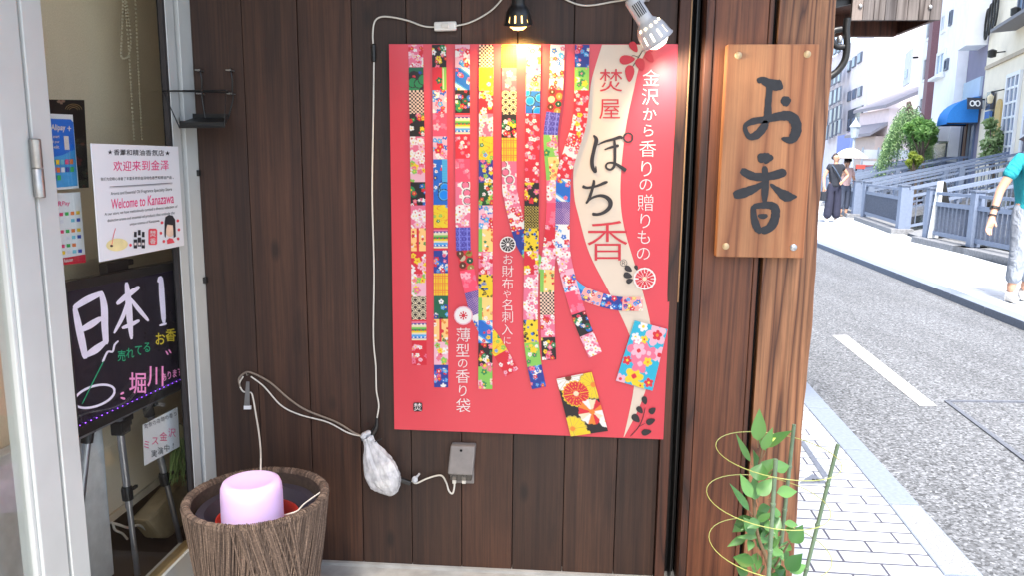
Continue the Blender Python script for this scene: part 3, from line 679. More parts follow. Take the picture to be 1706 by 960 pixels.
# ---- two printed cards
def card(quad, img, k):
    h, wd = img.shape[:2]; q = np.array(quad, float); fn = layer(k)
    def pf_(i, j):
        u, v = j / (wd - 1), i / (h - 1); p = (q[0] * (1 - u) + q[1] * u) * (1 - v) + (q[3] * (1 - u) + q[2] * u) * v; return fn(*p)
    return grid_print('printed_card', pf_, img, pos, m_print)
def mum(img, cx, cy, r, cols, n=16, ctr='yel', rim=None):
    h, wd = img.shape[:2]; yy_, xx = np.mgrid[0:h, 0:wd]; d = np.hypot(xx - cx, yy_ - cy); th = np.arctan2(yy_ - cy, xx - cx); lobe = r * (.9 + .1 * np.abs(np.cos(th * n / 2)))
    if rim: img[d < lobe + 1.6] = P_[rim]
    sec = (np.floor((th + PI) / (2 * PI) * n).astype(int)) % len(cols)
    for k, c in enumerate(cols): img[(d < lobe) & (sec == k)] = P_[c]
    if rim: img[(d < lobe) & (np.abs(np.sin(th * n / 2)) < .16)] = P_[rim]
    img[d < r * .2] = P_[ctr]; return img
im = base(106, 62, 'black')
mum(im, 20, 2, 26, ['white'], 16, 'brown', 'gold'); mum(im, 58, 22, 24, ['yel'], 16, 'or_', 'gold'); mum(im, 6, 92, 22, ['yel'], 16, 'or_', 'gold'); mum(im, 26, 32, 22, ['red'], 18, 'cream', 'yel')
mum(im, 44, 68, 23, ['red', 'or_', 'white', 'cream'], 12, 'or_', None); mum(im, 62, 88, 11, ['white'], 8, 'yel'); mum(im, 20, 108, 14, ['yel'], 12, 'or_'); im[::53] = im[::53]
card([(927, 632), (985.6, 620.5), (1013, 719), (951, 728)], im, 8)
im = flowers(base(104, 62, 'cyan'), 1, 3, 4, ['pink'])
flowers(im, 13, 1, 1, ['lpink', 'white', 'pink', 'yel', 'red', 'cyan'], pts=[(44, 14, 19), (10, 26, 8), (20, 44, 19), (26, 26, 7), (8, 66, 8), (44, 78, 8), (58, 44, 14), (18, 6, 9), (40, 46, 14), (26, 88, 16), (52, 92, 8), (46, 62, 9), (6, 98, 9)], ctr=('red', 'yel', 'lpink'))
flowers(im, 6, 1, 1, ['pink', 'lpink', 'yel', 'white', 'yel', 'red'], pts=[(30, 66, 16), (22, 46, 13), (42, 60, 8), (16, 30, 7), (40, 100, 7), (46, 14, 9)], ctr=('lpink', 'red', 'or_'))
card([(1057.5, 534.5), (1112, 549), (1087, 652), (1026, 635)], im, 8)
# ---- lettering
fn = layer(3.2)
mb = MB()
for ch, x, y, s in (('金', 1084.5, 130, 30.5), ('沢', 1083, 161, 30), ('か', 1082, 190, 25), ('ら', 1080, 217, 24), ('香', 1079, 247.5, 30.5), ('り', 1077, 281, 31), ('の', 1076, 307, 26), ('贈', 1076, 338, 30.5), ('り', 1075, 368, 29), ('も', 1073, 395, 27), ('の', 1072, 422, 27)): char(mb, ch, fn, x, y, s, -.008)
mb.build('tagline_lettering', m_prw, pos)
mb = MB()
for ch, x, y, s in (('お', 846, 432, 19), ('財', 846, 452, 21), ('布', 846, 473, 21), ('や', 845, 491, 15), ('名', 846, 509, 21), ('刺', 846, 529, 21), ('入', 845, 550, 20), ('に', 845, 568, 15)): char(mb, ch, fn, x, y, s, -.008)
mb.build('column_lettering', m_prw, pos)
mb = MB()
for ch, x, y, s in (('薄', 772, 559, 25.5), ('型', 771, 585, 24.5), ('の', 771, 606, 19), ('香', 771, 628, 25), ('り', 771, 652, 22), ('袋', 772, 677, 25.5)): char(mb, ch, fn, x, y, s, -.004)
mb.build('column_lettering', m_prw, pos)
mb = MB(); char(mb, '焚', fn, 1018, 134, 41, -.002); char(mb, '屋', fn, 1016, 181, 38, -.002); mb.build('red_lettering', m_prr, pos)
mb = MB(); char(mb, '香', fn, 1012, 402, 74, -.008); mb.build('large_red_character', m_prr, pos)
z5 = lambda pts, k=1.0: [(960 + x / 3.2, 60 + y / 3.2, wv / 3.2 * k) for x, y, wv in pts]
mb = MB()
for st in ([(92, 527, 8), (107, 552, 17), (96, 600, 15), (84, 660, 16), (88, 700, 16), (103, 722, 12), (105, 690, 3)],
           [(112, 580, 3), (150, 562, 9), (200, 548, 12), (235, 538, 14), (247, 545, 8)], [(150, 605, 5), (185, 592, 10), (228, 582, 13)],
           [(203, 548, 9), (206, 590, 12), (206, 650, 12), (203, 690, 12), (186, 710, 9), (165, 706, 9), (158, 690, 8), (170, 676, 8), (200, 676, 10), (235, 695, 14), (266, 717, 18)],
           [(33, 800, 14), (60, 808, 11), (110, 798, 10), (150, 782, 13), (168, 776, 8)], [(92, 766, 8), (94, 780, 12), (84, 820, 12), (68, 868, 12), (52, 892, 8)],
           [(54, 888, 5), (85, 862, 9), (125, 850, 12), (160, 858, 16), (182, 882, 19), (178, 912, 17), (150, 938, 14), (115, 950, 12), (85, 948, 14)]): stroke(mb, z5(st), fn, 1.28)
ring = [(277 + 24 * math.cos(a), 540 + 24 * math.sin(a), 9) for a in np.linspace(0, 2 * PI, 17)]; stroke(mb, z5(ring), fn)
mb.build('brush_lettering', m_prk, pos)
mb = MB(); put_text(mb, '®', fn, 1039, 438, 12, offset=-.01); mb.build('trademark_mark', m_prk, pos)
# ---- flower emblems, petals, sprig, stamp
def emblem(cx, cy, r, c1, c2, ctr, fn, n=16):
    im = np.ones((44, 44, 3)) * P_['white']; yy_, xx = np.mgrid[0:44, 0:44]; d = np.hypot(xx - 21.5, yy_ - 21.5) / 21.5; th = np.arctan2(yy_ - 21.5, xx - 21.5)
    im[(d < .84) & (d > .18) & (np.abs(np.sin(th * n / 2)) > .35)] = P_[c1]; im[d > .86] = P_[c2]; im[d < .2] = P_[ctr]
    def pf_(i, j):
        rr = i / 43; a = 2 * PI * j / 63; k = .93 + .07 * abs(math.cos(a * 8)) if i == 43 else 1; return fn(cx + r * rr * k * math.cos(a), cy + r * rr * k * math.sin(a))
    rad_ = np.zeros((44, 64, 3))
    for i in range(44):
        for j in range(64):
            a = 2 * PI * j / 63; x = int(round(21.5 + 21.5 * i / 43 * math.cos(a))); y = int(round(21.5 + 21.5 * i / 43 * math.sin(a))); rad_[i, j] = im[min(43, max(0, y)), min(43, max(0, x))]
    grid_print('flower_emblem', pf_, rad_, pos, m_print)
emblem(1074, 464.5, 19, 'red', 'white', 'cream', layer(3.6)); emblem(846, 407, 13.5, 'black', 'white', 'white', layer(7.6), 12)
im = None; emblem(772, 526.5, 16, 'white', 'lpink', 'red', layer(7.6))
mb = MB()
for a in range(8): poly_px(mb, [(772 + 7 * math.cos(a * PI / 4 + t), 526.5 + 7 * math.sin(a * PI / 4 + t)) if k == 1 else (772 + 2 * math.cos(a * PI / 4 + t), 526.5 + 2 * math.sin(a * PI / 4 + t)) for k, t in ((0, -.1), (1, -.22), (1, .22), (0, .1))], layer(8.2))
mb.build('flower_emblem', m_prr, pos)
def leaf_px(mb, cx, cy, ln, wd, ang, fn):
    pts = []
    for t in np.linspace(0, 2 * PI, 18)[:-1]:
        u = math.cos(t) * ln / 2; v = math.sin(t) * wd / 2 * (1 - .35 * math.cos(t)); pts.append((cx + u * math.cos(ang) - v * math.sin(ang), cy + u * math.sin(ang) + v * math.cos(ang)))
    poly_px(mb, pts, fn)
mb = MB(); fn2 = layer(3.4)
for x, y, l, wd, a in ((1045, 99, 26, 15, -.1), (1049, 122, 28, 15, 1.6), (1067, 107, 22, 15, 1.2), (1056, 78, 20, 12, 1.0), (1082, 95, 20, 12, .9), (1080, 82, 16, 10, .4)): leaf_px(mb, x, y, l, wd, a, fn2)
mb.build('printed_petals', m_prr, pos)
mb = MB(); stroke(mb, [(1053, 112, 1.3), (1062, 98, 1.5), (1070, 85, 1.5), (1076, 76, 1.2)], fn2); stroke(mb, [(1064, 95, 1.2), (1055, 92, 1.0), (1052, 94, .8)], fn2)
mb.build('printed_twig', m_prk, pos); mb = MB()
for x, y, l, wd, a in ((1047, 448, 14, 9, .6), (1046, 459, 15, 10, .3), (1049, 468, 12, 8, -.4), (1060, 446, 9, 6, 1.2)): leaf_px(mb, x, y, l, wd, a, fn2)
mb.build('printed_leaves', m_prk, pos); mb = MB()
for x, y, l, wd, a in ((1074, 668, 14, 9, 1.3), (1066, 684, 14, 9, .9), (1087, 685, 13, 10, -.7), (1059.5, 698, 17, 11, .8), (1084, 703, 16, 10, -.4), (1077, 721, 17, 10, -.2)): leaf_px(mb, x, y, l, wd, a, fn2)
stroke(mb, [(1050, 728, 1.2), (1062, 715, 1.3), (1070, 700, 1.2), (1075, 680, .8)], fn2); stroke(mb, [(1064, 712, 1), (1075, 706, .8)], fn2)
mb.build('printed_sprig', m_prk, pos)
mb = MB(); poly_px(mb, [(688.5 + dx, 671.5 + dy) for dx, dy in ((2, 0), (13, 0), (15, 2), (15, 13), (13, 15), (2, 15), (0, 13), (0, 2))], fn2); st = mb.build('stamp', m_prk, pos)
mb = MB(); char(mb, '焚', layer(4.2), 696, 679, 14); mb.build('stamp_lettering', m_prw, st)

# ================================================================== cedar sign board
SY = W - .098
sg = thing('wooden_sign', 'tall cedar board sign with black brushed characters on the corner post', 'sign', (.54, SY, 1.04))
m_sign = wood('light_cedar_sign', S(134, 82, 50), S(158, 102, 64), S(180, 126, 84), gs=.9, ring=11, rough=.5, bumpy=.15, knots=False, fine=(.78, 1.14))
p = [onY(x, y, SY) for x, y in ((1211, 73), (1366, 73), (1338, 430), (1194, 428))]
mb = MB(); mb.tint = .52; mb.box((p[0][0] + p[3][0]) / 2, (p[1][0] + p[2][0]) / 2, SY, SY + .034, (p[2][2] + p[3][2]) / 2, (p[0][2] + p[1][2]) / 2); mb.build('board', m_sign, sg, bevel=.003)
sfn = lambda x, y: tuple(onY(1130 + x / 2.285, 40 + y / 2.285, SY - .0008)); mb = MB(); m_ink = plain('black_brush_ink', S(34, 35, 40), .6, var=.25, scale=60)
for st in ([(300, 218, 14), (318, 212, 22), (345, 225, 30), (375, 232, 34), (396, 226, 30)], [(343, 208, 16), (347, 240, 20), (342, 300, 21), (340, 345, 24), (330, 378, 22)], [(334, 366, 16), (326, 390, 24), (300, 420, 26), (272, 428, 20), (256, 405, 15), (258, 383, 16), (290, 368, 22), (335, 362, 22), (385, 350, 28), (425, 350, 32), (447, 375, 34), (448, 410, 32), (428, 440, 26), (392, 434, 8)], [(392, 284, 18), (408, 292, 32), (424, 302, 24)],
           [(302, 512, 26), (325, 508, 30), (350, 506, 24), (358, 500, 10)], [(345, 515, 18), (328, 530, 10)], [(238, 556, 26), (290, 580, 26), (350, 578, 26), (395, 566, 28), (411, 560, 14)], [(328, 540, 18), (332, 590, 22), (330, 640, 24), (328, 682, 12)], [(330, 600, 8), (300, 620, 22), (255, 640, 30), (210, 652, 26)], [(350, 608, 8), (378, 632, 20), (412, 655, 34), (452, 657, 6)],
           [(285, 690, 16), (288, 735, 22), (300, 775, 24), (318, 792, 18)], [(284, 694, 16), (320, 690, 20), (352, 690, 24), (370, 705, 28), (366, 745, 28), (348, 775, 28), (315, 790, 22)], [(303, 728, 8), (322, 732, 18), (340, 728, 10)]): stroke(mb, st, sfn, 1.22, 5, rag=.07)
mb.build('brushed_characters', m_ink, sg)
m_brass = plain('pale_brass', S(196, 170, 130), .4, .5)
for x, y, m in ((1230, 92, m_brass), (1345, 90, m_brass), (1209, 410, m_brass), (1322, 412, plain('galvanised_steel', G(.5), .35, .9))):
    q = onY(x, y, SY); mb = MB(); mb.lathe([(0, .0045), (.006, .004), (.0095, .0015), (.0098, -.001)], tuple(q), (0, -1, 0), 18); mb.build('screw_cap', m, sg, smooth=True)
# ================================================================== paper signs in the shop window
def gx(k): return lambda x, y: tuple(onX(x, y, k))
m_sheet = plain('white_laminated_paper', S(236, 236, 238), .35, var=.015, scale=8)
m_tk = plain('dark_grey_ink', S(48, 46, 50), .6); m_tp = plain('pink_ink', S(232, 70, 130), .6); m_gr = plain('grey_ink', S(110, 110, 116), .6)
def sheet(name, quad, X, th, mat, label, cat, group=None, part='sheet'):
    f = gx(X); q = [f(x, y) for x, y in quad]; t = thing(name, label, cat, tuple(np.mean(q, axis=0) * np.array([1, 1, 0]) + np.array([0, 0, min(p[2] for p in q)])), group)
    mb = MB(); mb.prism(q, (-th, 0, 0)); mb.build(part, mat, t); return t
def z3(x, y): return (60 + x / 3.2, 150 + y / 3.2)
SX = GX + .020
ws = sheet('welcome_sign', [z3(295, 283), z3(757, 300), z3(790, 828), z3(342, 916)], SX, .003, m_sheet, 'white laminated welcome sheet with pink Chinese and English lines on the window', 'sign')
f = lambda x, y: tuple(onX(*z3(x, y), SX + .0008))
sl = lambda y: .05 - (y - 300) * .00042      # lines fan out with perspective
mb = MB()
for i, ch in enumerate('★香薫和精油香氛店★'): char(mb, ch, f, 396 + i * 34, 330 + i * .6, 34 if i not in (0, 9) else 30, .006)
mb.build('heading_lettering', m_tk, ws); mb = MB()
for i, ch in enumerate('我们为您精心准备了丰富多样的金泽特色香薰和精油产品。'): char(mb, ch, f, 352 + i * 15.2, 474 - i * .4, 19, .002, .78)
mb.build('chinese_lettering', m_tk, ws); mb = MB(); put_text(mb, 'Aroma and Essential Oil Fragrance Specialty Store', f, 562, 541, h=22, width=326, slope=-.075)
mb.build('english_lettering', m_tk, ws); mb = MB(); put_text(mb, 'At our store, we have meticulously curated a diverse selection of', f, 560, 642, h=20, width=388, slope=-.11)
put_text(mb, 'distinctive aroma and essential oil products that embody the', f, 560, 676, h=20, width=358, slope=-.12)
put_text(mb, 'unique essence of Kanazawa.', f, 580, 706, h=18, width=160, slope=-.13)
mb.build('small_lettering', m_tk, ws)
mb = MB()
for i, ch in enumerate('欢迎来到金泽'): char(mb, ch, f, 436 + i * 50, 405 - i * 1, 58, .006, .84)
mb.build('pink_lettering', m_tp, ws); mb = MB(); put_text(mb, 'Welcome to Kanazawa', f, 568, 591, h=54, width=334, slope=-.1, offset=.008)
mb.build('pink_lettering', m_tp, ws)
mb = MB(); stroke(mb, [(390, 515, 4), (560, 505, 4), (726, 494, 4)], f); stroke(mb, [(390, 521, 1.5), (726, 500, 1.5)], f); mb.build('rule_line', m_gr, ws)
ell = lambda cx, cy, a, b, s=0, n=24: [(cx + a * math.cos(t), cy + b * math.sin(t) + s * a * math.cos(t)) for t in np.linspace(0, 2 * PI, n + 1)[:-1]]
mb = MB(); poly_px(mb, ell(432, 824, 58, 34, -.06), f); mb.build('printed_dish', plain('pale_yellow_ink', S(238, 222, 160), .6), ws)
f2 = lambda x, y: tuple(onX(*z3(x, y), SX + .0014))
mb = MB(); poly_px(mb, ell(403, 830, 8, 6), f2); mb.build('incense_holder', m_tk, ws)
for bx_ in (530, 551, 572):
    mb = MB(); y0 = 745 if bx_ == 551 else 755
    poly_px(mb, [(bx_ - 7, y0), (bx_ + 7, y0), (bx_ + 7, y0 + 28), (bx_ - 7, y0 + 28)], f2); poly_px(mb, [(bx_ - 9, y0 + 40), (bx_ + 9, y0 + 40), (bx_ + 9, y0 + 88), (bx_ - 9, y0 + 88)], f2); mb.build('printed_bottle', m_tk, ws)
mb = MB()
poly_px(mb, [(686, 700), (690, 676), (708, 665), (728, 668), (742, 690), (746, 780), (734, 788), (730, 720), (700, 716), (694, 740), (692, 786), (686, 780)], f2)
mb.build('printed_hair', m_tk, ws)
mb = MB(); stroke(mb, [(424, 735, 3), (412, 780, 3), (404, 826, 3)], f2); m_coral = plain('coral_ink', S(232, 84, 96), .6); mb.build('incense_stick', m_coral, ws); mb = MB()
for x, y in ((504, 826), (666, 762), (756, 696), (672, 706), (682, 806), (758, 792), (762, 744)): mb = MB(); poly_px(mb, ell(x, y, 7, 8), f2); mb.build('blossom_dot', m_coral, ws)
mb = MB()
poly_px(mb, [(600, 745), (606, 738), (640, 738), (646, 746), (646, 818), (640, 825), (606, 825), (600, 818)], f2); mb.build('seal_mark', m_coral, ws); mb = MB(); poly_px(mb, [(698, 800), (712, 788), (728, 792), (740, 812), (700, 820)], f2)
mb.build('printed_dress', m_coral, ws)
mb = MB(); poly_px(mb, ell(714, 748, 24, 34), f); mb.build('printed_face', plain('skin_tone_ink', S(242, 208, 182), .6), ws)
f3 = lambda x, y: tuple(onX(*z3(x, y), SX + .002)); mb = MB(); char(mb, '焚', f3, 623, 764, 34, .01); char(mb, '香', f3, 623, 804, 32, .01)
mb.build('seal_lettering', m_prw, ws)
for x in (530, 551, 572): mb = MB(); poly_px(mb, [(x - 6, 812), (x + 6, 812), (x + 6, 826), (x - 6, 826)], f3); mb.build('bottle_label', m_prw, ws)
# payment signs behind the glass
AX = GX - .030
m_blue = plain('bright_blue_ink', S(24, 110, 214), .45); m_cyan = plain('sky_blue_ink', S(70, 160, 222), .45)
al = sheet('payment_sign', [(78, 188.5), (121, 190.5), (131.5, 313), (84, 317)], AX, .002, m_sheet, 'blue payment acceptance sign with rows of coloured icons behind the glass', 'sign')
f = lambda x, y: tuple(onX(x, y, AX + .0012)); f2 = lambda x, y: tuple(onX(x, y, AX + .002))
mb = MB(); poly_px(mb, [(79, 197), (118, 199), (122, 203), (129.5, 309), (86, 313)], f); mb.build('lower_panel', m_cyan, al)
mb = MB(); poly_px(mb, [(79, 197), (118, 198.5), (121.5, 203), (125, 248), (104, 258), (83, 262)], f2); mb.build('upper_panel', m_blue, al)
f = lambda x, y: tuple(onX(x, y, AX + .003)); mb = MB(); put_text(mb, 'Alipay', f, 97, 213, h=13, width=24, offset=.02, slope=.03); stroke(mb, [(112, 213, 1.6), (118.5, 213.5, 1.6)], f)
stroke(mb, [(115.2, 209, 1.6), (115.2, 218, 1.6)], f); stroke(mb, [(81, 208, 1.6), (81, 218, 1.6)], f)
for i, t_ in enumerate(('ay smart', 'with your', 'ar e-wallet.')): put_text(mb, t_, f, 91, 228 + i * 8, h=6, width=16, offset=.01)
poly_px(mb, [(106, 226), (114, 226), (116, 249), (108, 249)], f); poly_px(mb, [(85, 267), (86, 267), (86, 268)], f); mb.build('white_lettering', m_prw, al)
icons = [S(60, 180, 90), S(230, 230, 240), S(230, 70, 120), S(240, 200, 40), S(40, 70, 170), S(235, 120, 50), S(120, 200, 220)]
mi = [plain('icon_ink_%s' % n, c, .6) for n, c in zip(('green', 'white', 'pink', 'yellow', 'navy', 'orange', 'aqua'), icons)]
mb = MB(); k = 0
for r_ in range(3):
    for c_ in range(5 if r_ < 2 else 2):
        x, y = 88.5 + c_ * 7.6 + r_ * 1.2, 270 + r_ * 13 - c_ * .3; mb.cur = (k * 3 + r_) % 7; k += 1; poly_px(mb, [(x - 2.9, y - 4), (x + 2.9, y - 4.2), (x + 3.1, y + 4), (x - 2.7, y + 4.2)], f)
mb.build('icon_row', mi, al)
rp = sheet('payment_card_sign', [(90, 322), (133.5, 319.5), (143, 437), (99, 442)], AX, .002, m_sheet, 'white payment card sign with small logo rows and red foot band behind the glass', 'sign')
f = lambda x, y: tuple(onX(x, y, AX + .0012))
mb = MB(); poly_px(mb, [(98, 431), (142.3, 423.5), (143, 437), (99, 442)], f); mb.build('foot_band', plain('deep_red_ink', S(196, 22, 50), .5), rp)
mb = MB(); put_text(mb, 'R', f, 100, 339, h=8, offset=.02); put_text(mb, 'Pay', f, 110, 339, h=9, slope=-.05); mb.build('pink_lettering', m_tp, rp)
mb = MB(); put_text(mb, 'Rakuten', lambda x, y: tuple(onX(x, y, AX + .002)), 114, 433, h=6, width=15, slope=-.15, offset=.02); mb.build('white_lettering', m_prw, rp)
mb = MB(); k = 0
for r_, yv in enumerate((357, 369, 386, 397, 410, 421)):
    for c_ in range(4):
        if (r_ * 4 + c_) % 7 == 5: continue
        x, y = 102 + c_ * 9.3 + r_ * .7, yv - c_ * 1.0; mb.cur = (k * 5 + 2) % 7; k += 1; poly_px(mb, [(x - 3, y - 2.6), (x + 3, y - 3), (x + 3.2, y + 2.6), (x - 2.8, y + 3)], f)
mb.build('logo_row', mi, rp)
im = base(150, 64, col(26, 22, 20)); flowers(im, 16, 5, 12, [np.array(col(60, 66, 48)), np.array(col(120, 44, 48)), np.array(col(70, 74, 60)), np.array(col(150, 120, 100)), np.array(col(40, 34, 30))], ('brown',)); 
fp = thing('floral_poster', 'dark floral poster pinned behind the blue payment sign', 'poster', (GX - .09, 1.7, .9))
qd = np.array([(74, 165), (140.5, 166), (148, 312), (84, 316)], float); gq = lambda u, v: (qd[0] * (1 - u) + qd[1] * u) * (1 - v) + (qd[3] * (1 - u) + qd[2] * u) * v
grid_print('picture', lambda i, j: tuple(onX(*gq(j / 63, i / 149), GX - .085)), im, fp, m_print)
mb = MB(); mb.prism([tuple(onX(*p, GX - .086)) for p in qd], (-.002, 0, 0)); mb.build('sheet', m_black, fp)
mb = MB()
for a in (8, 12, 16): stroke(mb, [(122 + a * .9 * math.cos(t), 184 - a * .7 * math.sin(t), .7) for t in np.linspace(.2, 2.9, 7)], lambda x, y: tuple(onX(x, y, GX - .0835)))
mb.build('gold_fan_mark', plain('gold_ink', S(170, 140, 90), .5), fp)
# ================================================================== lit writing board on its tripod
BN = np.array([math.cos(rad(8)), -math.sin(rad(8)), 0]); BP = np.array([GX - .075, 1.95, 0])
bfn = lambda k: (lambda x, y: tuple(onP(x, y, BP + BN * k, BN)))
z2 = lambda x, y: (x / 1.845, 440 + y / 1.845)
bd = thing('writing_board', 'lit black writing board with hand drawn neon lettering on a tripod', 'writing board', (GX - .1, 1.95, .1))
f = bfn(0); outer = [(102, 470), (311, 431), (311, 641), (124, 730)]; inner = [(105, 487), (302, 446), (302, 632), (126, 712)]
m_boardm = plain('black_glass_board', S(42, 38, 50), .25, var=.1); m_bez = plain('black_plastic', G(.014), .4)
q = [np.array(f(*p)) for p in outer]; qi = [np.array(f(*p)) for p in inner]
mb = MB(); mb.prism([tuple(p) for p in q], tuple(-BN * .018)); mb.build('board_panel', m_boardm, bd)
mb = MB()
for i in range(4):
    j = (i + 1) % 4; mb.prism([tuple(q[i] + BN * .0008), tuple(q[j] + BN * .0008), tuple(qi[j] + BN * .0008), tuple(qi[i] + BN * .0008)], tuple(BN * .012))
mb.build('bezel', m_bez, bd, bevel=.001)
m_led = emis('violet_led', S(150, 80, 255), 2.2)
for (a, b, nn) in ((0, 1, 22), (3, 2, 22), (0, 3, 12)):
    mb = MB()
    for k in range(nn):
        t = (k + .5) / nn; c0 = qi[a] * (1 - t) + qi[b] * t + BN * .004; mb.ball(tuple(c0), .0017, 6, 4)
    mb.build('led_strip', m_led, bd)
f = bfn(.0022); B = lambda pts, k=1.0: [(*z2(x, y), wv / 1.845 * k) for x, y, wv in pts]
def neon(name, c): t = plain(name, c, .5); bs = t.node_tree.nodes['Principled BSDF']; bs.inputs['Emission Color'].default_value = c; bs.inputs['Emission Strength'].default_value = .10; return t
n_w, n_g, n_y, n_p = neon('white_chalk_ink', S(228, 218, 240)), neon('green_chalk_ink', S(30, 150, 110)), neon('yellow_chalk_ink', S(196, 176, 50)), neon('pink_chalk_ink', S(240, 150, 205))
mb = MB()
for st in ([(228, 132, 14), (238, 180, 22), (250, 235, 24), (262, 292, 18)], [(226, 136, 16), (268, 110, 22), (316, 88, 14)], [(310, 84, 14), (320, 130, 22), (322, 190, 22), (326, 248, 18)], [(246, 206, 14), (278, 188, 22), (312, 166, 14)], [(262, 284, 14), (294, 264, 24), (324, 240, 14)],
           [(358, 124, 12), (392, 96, 18), (428, 70, 12)], [(388, 56, 12), (394, 110, 20), (398, 170, 20), (404, 232, 10)], [(392, 112, 8), (378, 160, 13), (350, 214, 8)], [(398, 104, 8), (424, 138, 14), (456, 176, 9)], [(374, 198, 9), (400, 188, 14), (428, 174, 9)], [(486, 56, 8), (494, 44, 14), (498, 100, 18), (504, 182, 14)], [(490, 190, 6), (512, 184, 8)]): stroke(mb, B(st), f, .95)
stroke(mb, B([(290 + 62 * math.cos(t), 408 + 32 * math.sin(t) - 16 * math.cos(t), 7) for t in np.linspace(0, 2 * PI, 25)]), f); stroke(mb, B([(315, 303, 7), (330, 272, 6), (346, 270, 6), (352, 250, 6), (364, 237, 5)]), f)
mb.build('white_writing', n_w, bd)
def line(mb, s, x0, y0, dx, dy, size, off=.006):
    for i, ch in enumerate(s): char(mb, ch, f, *z2(x0 + dx * i, y0 + dy * i), size / 1.845, off * .8, min(1, abs(dx) / size))
mb = MB(); line(mb, '売れてる', 374, 284, 26, -9, 36, .012); stroke(mb, B([(252, 432, 3), (285, 365, 3.5), (318, 300, 3.5)]), f); mb.build('green_writing', n_g, bd)
mb = MB(); line(mb, 'お香', 492, 232, 33, -12, 42, .014); mb.build('yellow_writing', n_y, bd)
mb = MB(); line(mb, '堀川', 424, 368, 56, -22, 70, .012); line(mb, 'あります', 504, 349, 16.5, -5.5, 28, .008)
for st in ([(370, 402, 5), (380, 396, 7)], [(370, 412, 5), (384, 416, 8)], [(509, 268, 4), (516, 280, 5)], [(518, 264, 4), (525, 275, 5)]): stroke(mb, B(st), f)
mb.build('pink_writing', n_p, bd)
mb = MB(); fb = bfn(-.03)
c0 = np.array(fb(190, 444)); mb.obox(c0, (.012, 0, 0), (0, .05, 0), (0, 0, .016)); mb.obox(c0 + np.array([0, .06, .004]), (.010, 0, 0), (0, .02, 0), (0, 0, .008)); mb.build('top_clamp', m_bez, bd, bevel=.004)
# tripod carrying the board
tr = thing('tripod', 'silver telescopic tripod easel standing behind the window glass', 'tripod', (GX - .1, 1.95, .09))
m_alu = plain('silver_tube', S(176, 178, 186), .28, .85, var=.05)
fl = bfn(-.035)
def leg(pts, collars, r):
    a = [np.array(fl(*p)) for p in pts]; foot = a[-1] + (a[-1] - a[-2]) / np.linalg.norm(a[-1] - a[-2]) * 0
    d = (a[1] - a[0]) / np.linalg.norm(a[1] - a[0]); tt = (.092 - a[0][2]) / d[2]; foot = a[0] + d * tt
    mb = MB(); mb.tube([a[0], a[0] + (foot - a[0]) * .55], r, 12); mb.tube([a[0] + (foot - a[0]) * .5, foot], r * .78, 12); lg = mb.build('leg', m_alu, tr, smooth=True)
    for c in collars:
        p = np.array(fl(*c)); mb = MB(); mb.lathe([(r * .9, -.022), (r * 1.45, -.02), (r * 1.5, .012), (r * 1.2, .02), (r * .9, .021)], tuple(p), tuple(-d), 14); mb.obox(p + np.array([r * 1.5, .012, .012]), (.004, 0, 0), (0, .010, 0), (0, 0, .004)); mb.build('leg_collar', m_bez, lg, smooth=True)
leg([(198, 700), (210, 800)], [(212, 822)], .0105); leg([(146, 728), (135, 830)], [(146, 726)], .0105); leg([(248, 682), (276, 800)], [(274, 798), (247, 683)], .0105)
mb = MB()
for x, y, s in ((201, 712, .022), (208, 703, .016), (214, 695, .012)): p = np.array(fl(x, y)); mb.obox(p, (s * .8, 0, 0), (0, s, 0), (0, 0, s * .9))
mb.build('tripod_head', m_bez, tr, bevel=.005)
mb = MB(); a, b = np.array(bfn(-.022)(128, 730)), np.array(bfn(-.022)(308, 642)); mb.bar(a, b, .012, .012); mb.build('board_ledge', m_alu, tr)
# hand written paper hung on the tripod leg
KX = .004
kf = bfn(-.004); hs = thing('demonstration_note', 'small white hand lettered paper hung below the lit board', 'note', (GX - .08, 2.0, .5))
qn = [(238, 709), (296, 679), (299.5, 745), (241, 777)]; qq = [kf(*p) for p in qn]; mb = MB(); mb.prism(qq, tuple(-BN * .0015)); mb.build('sheet', m_sheet, hs)
kf2 = bfn(-.003); mb = MB()
for i, ch in enumerate('気参の店頭の香り'): char(mb, ch, kf2, 243.5 + i * 6.9, 711 - i * 2.9, 8.4, 0, .8)
for i, ch in enumerate('実演中!'): char(mb, ch, kf2, 257 + i * 10.5, 757 - i * 4.6, 13, 0, .8)
mb.build('black_lettering', m_tk, hs)
mb = MB()
for i, ch in enumerate('ミス金沢'): char(mb, ch, kf2, 244.5 + i * 14, 742 - i * 6.6, 16, 0, .84)
mb.build('pink_lettering', m_tp, hs)
